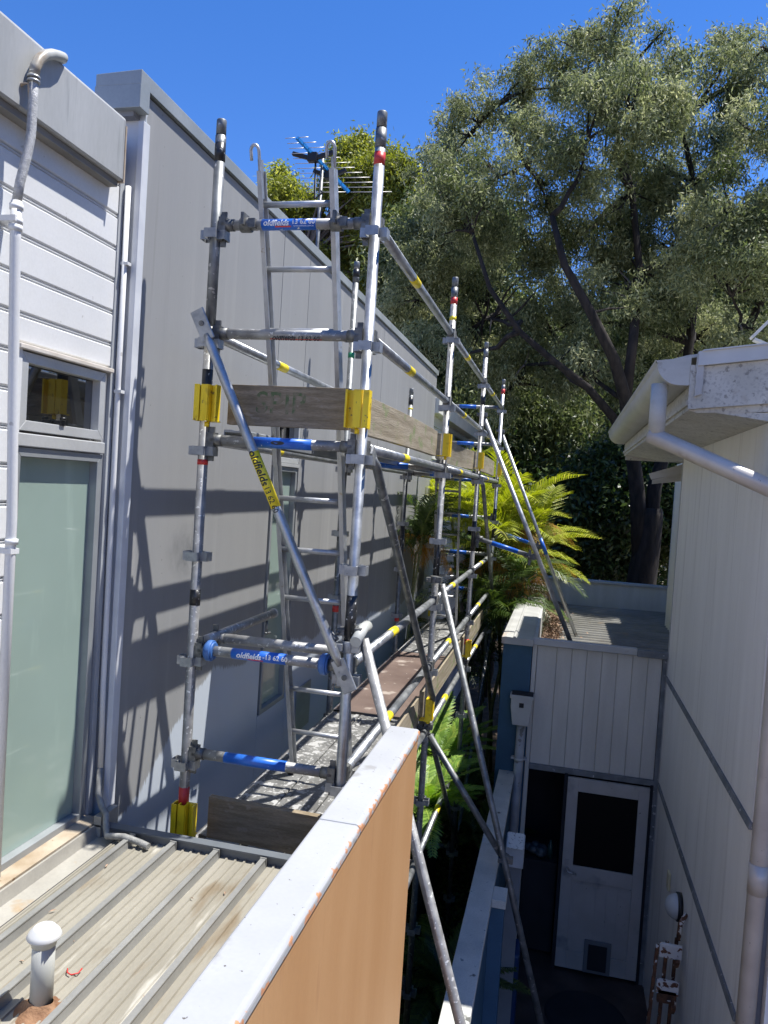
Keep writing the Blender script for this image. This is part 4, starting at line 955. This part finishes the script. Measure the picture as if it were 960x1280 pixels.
# rainwater head, pipe and meter box
RH = empty('rainwater_head', (-.265, 7.78, -2.0), 'white rainwater head with downpipe on the blue end wall', 'rainwater head')
g = MB(); g.prism([(-.345,-2.28),(-.185,-2.28),(-.165,-2.05),(-.165,-2.02),(-.150,-2.015),(-.150,-1.985),(-.385,-1.985),(-.385,-2.015),(-.372,-2.02),(-.372,-2.10)], 'y', 7.70, 7.855); g.build('hopper', fascia_pale, RH, bevel=.004)
g = MB(); g.box(-.290,-.245,7.694,7.6995,-2.10,-2.055); g.build('overflow_hole', near_black, RH)
g = MB(); g.box(-.37,-.16,7.72,7.85,-1.984,-1.97); g.build('hopper_mouth', near_black, RH)
g = MB(); g.tube([(-.258,7.79,-2.28),(-.262,7.79,-3.2),(-.262,7.79,GZ)], .045, 20); pp = g.build('pipe', mat('outbuilding_pipe', (.30,.31,.32), (.42,.43,.43), scale=6, rough=.4, spots=[((.20,.19,.17), 12, .62)]), RH)
g = MB(); g.tube([(-.26,7.79,-2.66),(-.26,7.79,-2.63)], .048, 20); g.box(-.34,-.18,7.80,7.853,-2.655,-2.635); g.build('strap', fascia_pale, pp)
MBX = empty('meter_box', (-.195,6.5,-3.1), 'grey meter box on a flat post beside the blue wall', 'meter box')
g = MB(); g.prism([(6.40,-3.085),(6.55,-3.085),(6.55,-2.86),(6.42,-2.92)], 'x', -.270, -.118); g.build('box', meter_m, MBX, bevel=.004)
g = MB(); g.prism([(6.398,-2.922),(6.545,-2.852),(6.547,-2.858),(6.401,-2.929)], 'x', -.262, -.128); g.build('lid', mat('meter_lid', (.55,.56,.53), (.62,.63,.60), rough=.5, spots=[((.25,.25,.24), 60, .58, (1,1,1), .03)]), MBX)
g = MB(); g.box(-.245,-.135,6.46,6.50,GZ,-3.086); g.build('post', mat('grey_post', (.20,.21,.22), (.26,.27,.28), rough=.6), MBX)

# ------------------------------------------------------------------ blue garden wall with concrete coping
BW = empty('blue_garden_wall', (-.38, 4.5, GZ), 'dark blue rendered garden wall with mossy concrete coping and a stub pier', 'wall')
g = MB(); g.box(-.440,-.305,.3,7.855,GZ,-2.86); g.box(-.304,-.205,5.33,5.46,GZ,-2.86); g.build('render', blue_dark, BW)
g = MB(); g.box(-.452,-.293,.3,7.857,-2.858,-2.80); g.build('coping', concrete, BW, bevel=.004)
g = MB(); g.box(-.2925,-.195,5.30,5.49,-2.858,-2.799); g.build('coping', concrete, BW, bevel=.004)
g = MB(); g.box(-.27,-.10,6.62,6.9,GZ,-3.95); tag(g.build('storage_tub', bin_blue, bevel=.02), 'dark blue storage tub behind the meter box post', 'tub')
g = MB()
for k in range(28):
    a = 2*math.pi*k/28
g.lathe([(0,.02),(.33,.02),(.36,.012),(.37,.0)], (.52,7.2,GZ+.012), 32); tag(g.build('door_mat', near_black), 'round dark mat on the brown paving before the door', 'mat')

# ------------------------------------------------------------------ TV antenna
AX, AY = -3.14, 9.0
AN = empty('tv_antenna', (AX,AY,1.4), 'television antenna with blue boom and thin rods on a tall mast behind the grey wall', 'antenna')
g = MB(); g.tube([(AX,AY,1.2),(AX,AY,4.0)], .022, 12); g.build('mast', galv_old, AN)
b0, b1 = at(371,172,8.7), at(436,240,9.3)
g = MB(); g.obox(b0, b1, .035, .035); g.build('boom', blue_plastic, AN)
for i in range(12):
    t = i/11; c = b0+(b1-b0)*t; L_ = .14+.40*t
    g = MB(); dv = Vector((1,.10,0)).normalized()
    for s in (-1, 1): g.tube([c+dv*(s*.02), c+dv*(s*L_)+Vector((0,0,.01*s))], .0042, 6)
    g.build('rod', mat('antenna_rod', (.62,.60,.56), rough=.4, metal=.5), AN)
for t, sc_ in ((.30,1.0),(.62,.8)):
    c = b0+(b1-b0)*t+Vector((0,0,-.03)); g = MB()
    g.obox(c+Vector((-.26*sc_,0,.05)), c+Vector((-.05,0,-.01)), .05, .05); g.obox(c+Vector((.26*sc_,0,.05)), c+Vector((.05,0,-.01)), .05, .05); g.box(c.x-.06,c.x+.06,c.y-.04,c.y+.04,c.z-.06,c.z+.05); g.build('balun', black_plastic, AN, bevel=.01)
g = MB(); c = b0+(b1-b0)*.35; g.tube([c, c+Vector((.02,0,-.5)), c+Vector((.12,0,-.42)), Vector((AX,AY,3.55))], .012, 8); g.tube([b0+(b1-b0)*.55, Vector((AX,AY,3.9))], .02, 8); g.build('cable', black_plastic, AN)

# ------------------------------------------------------------------ vegetation
def leaves(name, lobes, n_clump, n_leaf, L_, W_, droop, mt, parent, spread=.35, shell=.55, tone=(.2,.75), kind=None, strands=False, sub=0):
    cen = np.array([l[0] for l in lobes]); rad = np.array([l[1] for l in lobes]); vol = rad.prod(1)**(2/3); pr = vol/vol.sum()
    idx = NR.choice(len(lobes), n_clump, p=pr)
    u = NR.normal(size=(n_clump,3)); u /= np.linalg.norm(u, axis=1)[:,None]
    rr = NR.random(n_clump)**(1/3); rr = shell*(.72+.30*rr)+(1-shell)*rr
    cp = cen[idx]+u*rad[idx]*rr[:,None]
    if sub:                                   # foliage gathers in separate sprays inside each lobe
        su = NR.normal(size=(len(lobes), sub, 3)); su /= np.linalg.norm(su, axis=2)[:,:,None]
        sr = (.55+.55*NR.random((len(lobes), sub)))[:,:,None]; sc_ = cen[:,None]+su*sr*rad[:,None]*.92
        k = NR.integers(0, sub, n_clump); cp = sc_[idx,k]+NR.normal(size=(n_clump,3))*rad[idx]*.145; spray = NR.normal(size=(len(lobes), sub))[idx,k]
    ct = np.clip(NR.normal((tone[0]+tone[1])/2, (tone[1]-tone[0])/2.4, n_clump), 0, 1)
    if sub: ct = np.clip(ct*.5+.5*(tone[0]+tone[1])/2+spray*.17, 0, 1)
    csp = spread*(.5+NR.random(n_clump))
    N_ = n_clump*n_leaf; ci = np.repeat(np.arange(n_clump), n_leaf)
    off = NR.normal(size=(N_,3))*csp[ci][:,None]*np.array([.55,.55,.62])
    if strands: off[:,2] = -np.abs(off[:,2])*1.3+.15
    p = cp[ci]+off
    d = NR.normal(size=(N_,3))*.55; d[:,2] -= droop; d /= np.linalg.norm(d, axis=1)[:,None]
    s = np.cross(d, NR.normal(size=(N_,3))); s /= np.linalg.norm(s, axis=1)[:,None]
    Ls = L_*(.6+.7*NR.random(N_))[:,None]; Ws = W_*(.7+.5*NR.random(N_))[:,None]
    V = np.stack([p, p+d*Ls*.42+s*Ws/2, p+d*Ls, p+d*Ls*.42-s*Ws/2], 1).reshape(-1,3)
    Fc = np.arange(N_*4).reshape(-1,4)
    sh = np.clip(ct[ci]+NR.normal(size=N_)*.16, 0, 1)
    return raw_mesh(name, V, Fc, mt, parent, sh, kind), cp

def branch_path(a, b, wob=.12, n=6):
    a, b = Vector(a), Vector(b); L_ = (b-a).length; pts = []
    o1 = Vector((RND.uniform(-1,1), RND.uniform(-1,1), RND.uniform(-.3,1)))*wob*L_
    for i in range(n+1):
        t = i/n; pts.append(a.lerp(b, t)+o1*math.sin(math.pi*t)+Vector((RND.uniform(-1,1),RND.uniform(-1,1),RND.uniform(-1,1)))*wob*.18*L_*(0 if i in (0, n) else 1))
    return pts
def twigs(parent, starts, cps, n, r0, mt, name='branch'):
    g = MB(); S0 = [Vector(s) for s in starts]
    for i in range(n):
        c = Vector([float(q) for q in cps[RND.randrange(len(cps))]]); s = min(S0, key=lambda q: (q-c).length)
        pts = branch_path(s, c, .10, 4); g.tube(pts, [r0*(1-.85*k/4) for k in range(5)], 5, cap=False)
    return tag(g.build(name, mt, parent, recalc=False), kind='stuff')
def limb(parent, pts, r0, r1, mt, name='limb', n=9):
    g = MB(); m = len(pts); g.tube(pts, [r0+(r1-r0)*i/(m-1) for i in range(m)], n); return g.build(name, mt, parent, recalc=False)

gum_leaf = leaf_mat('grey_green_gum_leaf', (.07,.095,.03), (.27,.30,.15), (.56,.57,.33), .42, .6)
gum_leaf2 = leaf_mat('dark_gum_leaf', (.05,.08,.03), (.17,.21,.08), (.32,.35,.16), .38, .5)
yellow_leaf = leaf_mat('yellow_green_leaf', (.09,.11,.022), (.27,.30,.055), (.48,.49,.12), .48, .5)
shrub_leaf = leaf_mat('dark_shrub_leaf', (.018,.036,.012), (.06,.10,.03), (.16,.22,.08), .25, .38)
palm_leaf = leaf_mat('yellow_green_palm', (.14,.18,.02), (.42,.47,.07), (.66,.62,.16), .42, .4)
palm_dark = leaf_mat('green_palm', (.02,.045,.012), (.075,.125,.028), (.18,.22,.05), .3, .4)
palm_dry = leaf_mat('dry_orange_frond', (.22,.10,.02), (.48,.24,.04), (.60,.38,.10), .35, .5)
fern_leaf = leaf_mat('bright_fern', (.09,.18,.03), (.24,.40,.07), (.44,.52,.10), .35, .45)

def lobe(px_, py_, Y, r, ry=None, rz=None):
    c = at(px_, py_, Y); k = Y/960; return ((c.x, c.y, c.z), (r*k, (ry or r)*k, (rz or r)*k))

# the big gum tree
T1 = empty('gum_tree', (1.5,15.2,GZ), 'tall grey green gum tree with dark forked trunk filling the right half of the sky', 'tree')
tb_ = Vector((1.52,15.2,GZ)); fork = at(806,668,15.2)
limb(T1, [tb_, tb_+Vector((.02,0,1.6)), fork+Vector((0,0,-.9)), fork+Vector((.05,0,-.3)), fork+Vector((.08,0,.35)), fork+Vector((.08,0,.5))], .32, .20, bark, 'trunk', 16)
L1 = [fork+Vector((0,0,-.9)), at(797,620,15.1), at(790,560,14.8), at(782,500,14.2), at(768,450,13.8), at(738,390,13.5), at(705,330,13.5), at(690,270,13.6)]
L2 = [fork+Vector((.06,0,-.9)), at(818,610,15.3), at(832,560,15.4), at(850,500,15.6), at(862,430,15.8), at(872,330,16), at(868,230,16.1), at(850,150,16.1)]
L3 = [at(790,560,14.8), at(765,520,14.3), at(735,485,13.9), at(690,450,13.6), at(650,415,13.5), at(612,360,13.5), at(590,290,13.7)]
L4 = [at(782,500,14.2), at(792,420,14.3), at(800,340,15.2), at(790,240,15.4), at(768,150,15.4), at(756,60,15.4)]
L5 = [at(832,560,15.4), at(880,500,15.2), at(920,440,15), at(960,360,14.8), at(985,300,14.8)]
for pts, r0, r1 in ((L1,.16,.05),(L2,.15,.04),(L3,.09,.03),(L4,.10,.03),(L5,.12,.04)): limb(T1, pts, r0, r1, bark)
main = [(545,215,40),(585,170,44),(630,125,40),(652,100,26),(690,110,48),(735,85,38),(765,45,36),(800,70,36),(835,120,46),(790,140,60),(735,175,70),(655,205,66),(590,255,66),(548,305,60),
        (520,375,50),(655,300,78),(745,275,82),(840,215,72),(900,165,40),(845,315,80),(915,270,62),(915,370,72),(965,300,60),(780,385,80),(690,415,76),(605,400,66),(860,430,60),(950,440,55),(560,450,58),(640,480,60),(730,470,58),(900,90,30),(918,55,26),(935,110,34),(955,60,38),(965,160,50)]
lobes = [lobe(x, y, 15.0+RND.uniform(-1.3,1.5)+(1.3 if y > 290 and 620 < x < 900 else 0), r, r*1.1, r*.95) for x, y, r in main]
cr, cps = leaves('crown', lobes, 5600, 52, .105, .027, .6, gum_leaf, T1, spread=.20, shell=.45, tone=(.15,.8), strands=True, sub=13)
starts = [Vector(q) for L_ in (L1,L2,L3,L4,L5) for q in L_[2:]]
for lb in lobes:                        # a boughs reaches into every lobe
    c = Vector(lb[0]); s_ = min(starts[:36], key=lambda q: (q-c).length+abs(q.z-c.z+1.0)*.4); pts = branch_path(s_, c, .14, 6)
    limb(T1, pts, .055, .016, bark, 'limb', 7); starts += [Vector(q) for q in pts[2:]]
twigs(T1, starts, cps, 420, .032, bark)
twigs(T1, starts, cps, 90, .024, bark_pale)
# the shaded trees behind it
def tree(label, base, trunk_r, top, lobs, nc, nl, L_, W_, m, bk=bark, droop=.5, spread=.45, tw=60, name='tree', grp=None, tone=(.2,.75), stems=1, shell=.5):
    t = empty(name, (base[0],base[1],GZ), label, 'tree', grp)
    for s in range(stems):
        b_ = Vector((base[0]+RND.uniform(-.5,.5)*(stems > 1), base[1]+RND.uniform(-.5,.5)*(stems > 1), GZ)); tp = Vector(top)+Vector((RND.uniform(-1.5,1.5),RND.uniform(-.6,.6),0))*(stems > 1)
        pts = branch_path(b_, tp, .06, 7); limb(t, pts, trunk_r, trunk_r*.3, bk, 'trunk', 10)
    c_, cp = leaves('crown', lobs, nc, nl, L_, W_, droop, m, t, spread=spread, tone=tone, shell=shell)
    twigs(t, pts[3:], cp, tw, trunk_r*.35, bk); return t
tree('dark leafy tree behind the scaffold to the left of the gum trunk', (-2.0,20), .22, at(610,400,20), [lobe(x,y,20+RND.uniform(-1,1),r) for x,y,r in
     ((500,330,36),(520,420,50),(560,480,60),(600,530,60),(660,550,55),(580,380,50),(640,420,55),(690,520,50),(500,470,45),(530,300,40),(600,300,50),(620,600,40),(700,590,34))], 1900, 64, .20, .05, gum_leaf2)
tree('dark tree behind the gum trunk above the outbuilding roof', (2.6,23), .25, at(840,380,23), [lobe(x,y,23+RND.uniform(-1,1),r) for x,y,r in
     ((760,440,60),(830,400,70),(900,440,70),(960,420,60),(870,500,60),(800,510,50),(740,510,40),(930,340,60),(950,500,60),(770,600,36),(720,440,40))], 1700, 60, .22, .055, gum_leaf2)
tree('yellow green tree with rounded tufts behind the antenna', (-8.0,22), .16, at(440,330,22), [lobe(x,y,22+RND.uniform(-.8,.8),r) for x,y,r in
     ((350,222,12),(352,250,22),(372,262,24),(392,282,20),(365,290,16),(432,200,20),(448,190,16),(425,232,22),(458,222,20),(470,250,26),(440,262,18),(452,290,22),(430,300,16),(486,225,22),(478,300,22),(445,340,14),(420,350,12),(385,310,20),(410,330,22),(465,350,26))], 1000, 90, .15, .05, yellow_leaf, bark_pale, .25, .26, 90, tone=(.3,.8), stems=3, shell=.7)
tree('taller yellow green tree between the red banded standard and the gum', (-4.6,21), .14, at(515,260,21), [lobe(x,y,21+RND.uniform(-.8,.8),r) for x,y,r in
     ((485,205,14),(500,225,20),(512,250,24),(525,285,26),(500,290,26),(530,325,26),(495,330,24),(600,360,22),(575,330,22),(560,300,20),(610,395,20),(650,420,20),(640,450,16),(470,340,20),(505,370,22),(490,400,26),(520,420,28),(545,400,24),(480,290,26),(540,260,20))], 1100, 90, .15, .05, yellow_leaf, bark_pale, .25, .28, 80, tone=(.2,.7), stems=2, shell=.7)
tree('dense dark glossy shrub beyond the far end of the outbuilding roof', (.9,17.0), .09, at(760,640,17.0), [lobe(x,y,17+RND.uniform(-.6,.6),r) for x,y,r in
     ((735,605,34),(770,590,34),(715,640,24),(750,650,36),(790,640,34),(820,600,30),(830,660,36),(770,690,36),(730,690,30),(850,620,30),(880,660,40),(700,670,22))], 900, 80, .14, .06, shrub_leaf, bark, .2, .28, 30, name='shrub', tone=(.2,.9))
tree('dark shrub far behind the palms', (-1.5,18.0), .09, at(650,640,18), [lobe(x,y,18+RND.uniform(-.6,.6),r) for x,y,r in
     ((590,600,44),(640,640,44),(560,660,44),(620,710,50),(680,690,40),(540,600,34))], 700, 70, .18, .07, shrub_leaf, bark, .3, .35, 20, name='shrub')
for lab, tx, ty in (('unseen broad gum tree added past the right edge to block low sky light', 11.0, 9), ('second unseen gum tree added farther right to block sky light', 12.5, 1)):  # out of view, added to cut sky light from the right and darken reflections
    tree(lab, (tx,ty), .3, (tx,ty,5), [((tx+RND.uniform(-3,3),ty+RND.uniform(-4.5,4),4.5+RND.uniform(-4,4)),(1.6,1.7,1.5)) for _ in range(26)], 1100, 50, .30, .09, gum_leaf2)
hd = [((x,30+3*math.sin(x*.7),-1.0+1.2*math.sin(x*1.3)), (2.4,2.0,2.8+.8*math.sin(x*.9))) for x in np.arange(-14,22,2.0)]
t_ = leaves('distant_bushland', hd, 2200, 60, .34, .12, .3, gum_leaf2, None, spread=.6)[0]; tag(t_, 'distant mass of dark bushland closing the view behind the trees', 'bushland', kind='stuff')

# palms and ferns: fronds with leaflets, shared meshes
def frond_mesh(name, n, Lr, Ll, Wl, arch, mt, vee=.5, droop=.35, petiole=.18, seed=1):
    rg = np.random.default_rng(seed); V = []; Fc = []; sh = []
    def pt(t): return np.array([Lr*(t-.10*t*t*arch), 0, Lr*(arch*.62*t-arch*1.05*t**2.2)])
    m = 12
    for i in range(m):                       # midrib, a thin three-sided strip
        a, b = pt(i/m), pt((i+1)/m); w0, w1 = .011*(1-.8*i/m)*Lr, .011*(1-.8*(i+1)/m)*Lr; k = len(V)
        V += [a+[0,w0,0], a-[0,w0,0], b-[0,w1,0], b+[0,w1,0]]; Fc.append((k,k+1,k+2,k+3)); sh.append(.9)
    for i in range(n):
        t = petiole+(1-petiole)*(i+.5)/n; p = pt(t); tg = pt(min(1,t+.02))-pt(t-.02); tg /= np.linalg.norm(tg)
        ln = Ll*math.sin(math.pi*min(.97,(.22+.72*(t-petiole)/(1-petiole))))**.8*(.85+.3*rg.random())
        for s in (-1,1):
            up = np.array([-tg[2],0,tg[0]]); d = tg*(.55+.15*rg.random())+np.array([0,s,0])*.85+up*vee*(.8+.4*rg.random()); d /= np.linalg.norm(d)
            wv = np.cross(d, up); wv /= np.linalg.norm(wv); w_ = Wl/2
            mdl = p+d*ln*.5; tip = p+d*ln*.95+np.array([0,0,-droop*ln*(.7+.6*rg.random())]); k = len(V)
            V += [p+wv*w_*.5, p-wv*w_*.5, mdl-wv*w_, mdl+wv*w_, tip+wv*w_*.12, tip-wv*w_*.12]
            Fc += [(k,k+1,k+2,k+3),(k+3,k+2,k+5,k+4)]; v = float(np.clip(.5+rg.normal()*.2, 0, 1)); sh += [v, v]
    V = np.array(V); me = bpy.data.meshes.new(name); me.from_pydata(V.tolist(), [], Fc); me.materials.append(mt)
    a = me.attributes.new('shade','FLOAT','FACE'); a.data.foreach_set('value', np.array(sh, dtype=np.float32)); me.update(); return me
def put_fronds(parent, meshes, crown, n, pit, sc, az=(0, 2*math.pi), name='frond', jit=.12):
    for i in range(n):
        o = bpy.data.objects.new(name, meshes[i % len(meshes)]); COL.objects.link(o); o.parent = parent
        c = Vector(crown)+Vector((RND.uniform(-jit,jit),RND.uniform(-jit,jit),RND.uniform(-jit,jit)))
        o.location = c-WL[parent.name]; WL[o.name] = c
        a = az[0]+(az[1]-az[0])*((i*.618034) % 1.0)+RND.uniform(-.15,.15)
        o.rotation_euler = Matrix.Rotation(a,4,'Z').to_quaternion().__matmul__(Matrix.Rotation(-RND.uniform(*pit),4,'Y').to_quaternion()).to_euler()
        s = sc*RND.uniform(.8,1.15); o.scale = (s,s,s)
fa = [frond_mesh('areca_frond', 40, 1.9, .62, .026, ar, palm_leaf, .45, .35, .16, sd) for ar, sd in ((.35,1),(.55,2),(.75,3))]
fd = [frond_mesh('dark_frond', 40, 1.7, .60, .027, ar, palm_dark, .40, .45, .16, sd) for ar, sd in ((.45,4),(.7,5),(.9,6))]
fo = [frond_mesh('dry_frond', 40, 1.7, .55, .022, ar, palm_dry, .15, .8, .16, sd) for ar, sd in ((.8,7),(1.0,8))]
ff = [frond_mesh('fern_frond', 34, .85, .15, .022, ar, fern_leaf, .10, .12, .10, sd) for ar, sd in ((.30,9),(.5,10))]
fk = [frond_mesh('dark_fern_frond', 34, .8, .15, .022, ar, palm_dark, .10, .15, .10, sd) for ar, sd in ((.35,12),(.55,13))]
cane = mat('palm_cane', (.16,.17,.06), (.30,.28,.10), scale=8, rough=.5, stretch=(1,1,6))
def palm(label, x, y, crowns, sets, name='areca_palm', cr=.03):
    t = empty(name, (x,y,GZ), label, 'palm')
    for (cx,cy,cz) in crowns:
        limb(t, branch_path((x+(cx-x)*.3,y+(cy-y)*.3,GZ),(cx,cy,cz),.05,4), cr, cr*.7, cane, 'stem', 8)
    for meshes, n, pit, sc, az, jit, which in sets:
        for c in crowns[which[0]:which[1]]: put_fronds(t, meshes, c, n, pit, sc, az, jit=jit)
    return t
full = (0, 2*math.pi)
palm('bright yellow green palm clump behind the raking props', -.55, 11.9,
     [tuple(at(590,660,11.6)), tuple(at(638,665,11.9)), tuple(at(615,700,11.4)), tuple(at(655,705,11.9)), tuple(at(565,650,12.2))],
     [(fa, 15, (.55,1.5), .60, full, .18, (0,5)), (fo, 5, (-.35,.35), .55, full, .12, (1,4)), (fa, 4, (-.1,.4), .60, full, .1, (0,5))])
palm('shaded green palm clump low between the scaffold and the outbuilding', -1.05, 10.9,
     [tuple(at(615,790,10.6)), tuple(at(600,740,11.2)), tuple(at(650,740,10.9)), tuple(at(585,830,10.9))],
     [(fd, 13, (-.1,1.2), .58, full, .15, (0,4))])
palm('dark fronded palm against the grey wall behind the second bay', -1.80, 9.4,
     [tuple(at(528,672,9.6)), tuple(at(520,690,9.9))],
     [(fd, 9, (.1,1.2), .48, full, .08, (0,2)), (fo, 3, (-.5,.1), .35, full, .08, (0,2))], name='small_palm', cr=.02)
for i, (x, y, z, m, n, s, lab) in enumerate([
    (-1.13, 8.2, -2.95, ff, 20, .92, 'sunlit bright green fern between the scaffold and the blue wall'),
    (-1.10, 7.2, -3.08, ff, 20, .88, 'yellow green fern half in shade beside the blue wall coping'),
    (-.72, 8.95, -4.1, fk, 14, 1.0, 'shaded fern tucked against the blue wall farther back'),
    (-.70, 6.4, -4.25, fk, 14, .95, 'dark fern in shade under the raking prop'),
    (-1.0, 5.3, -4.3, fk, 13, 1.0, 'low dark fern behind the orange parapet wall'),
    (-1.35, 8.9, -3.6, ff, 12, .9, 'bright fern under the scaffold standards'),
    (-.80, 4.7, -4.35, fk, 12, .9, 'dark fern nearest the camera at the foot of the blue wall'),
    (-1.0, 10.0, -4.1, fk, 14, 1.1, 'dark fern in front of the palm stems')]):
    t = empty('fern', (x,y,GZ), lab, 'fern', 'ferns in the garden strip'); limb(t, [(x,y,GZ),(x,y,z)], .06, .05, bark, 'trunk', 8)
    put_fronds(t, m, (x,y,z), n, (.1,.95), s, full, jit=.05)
# ground cover
N_ = 9000; p = np.stack([NR.uniform(-2.0,-.45,N_), NR.uniform(3.4,13,N_), GZ+.02+NR.random(N_)*.10], 1)
d = NR.normal(size=(N_,3)); d[:,2] = np.abs(d[:,2])*.3; d /= np.linalg.norm(d,axis=1)[:,None]; s = np.cross(d, NR.normal(size=(N_,3))); s /= np.linalg.norm(s,axis=1)[:,None]
V = np.stack([p, p+d*.04+s*.018, p+d*.09, p+d*.04-s*.018], 1).reshape(-1,3)
o = raw_mesh('ground_cover', V, np.arange(N_*4).reshape(-1,4), palm_dark, None, np.clip(NR.normal(.4,.25,N_),0,1)); tag(o, 'low ground cover and fallen leaves in the strip between the walls', 'ground cover', kind='stuff')
# dry leaves in the box gutter and on the outbuilding edge
N_ = 6000; p = np.stack([NR.uniform(-.16,.05,N_)+np.where(NR.random(N_) < .2, NR.exponential(.06,N_), 0), NR.uniform(7.95,13.8,N_), -1.855+NR.random(N_)*.05], 1)
d = NR.normal(size=(N_,3)); d[:,2] *= .35; d /= np.linalg.norm(d,axis=1)[:,None]; s = np.cross(d, NR.normal(size=(N_,3))); s /= np.linalg.norm(s,axis=1)[:,None]
V = np.stack([p, p+d*.02+s*.010, p+d*.045, p+d*.02-s*.010], 1).reshape(-1,3)
o = raw_mesh('leaf_litter', V, np.arange(N_*4).reshape(-1,4), leaf_litter, None); tag(o, 'brown dry leaves filling the box gutter of the outbuilding roof', 'leaf litter', kind='stuff')
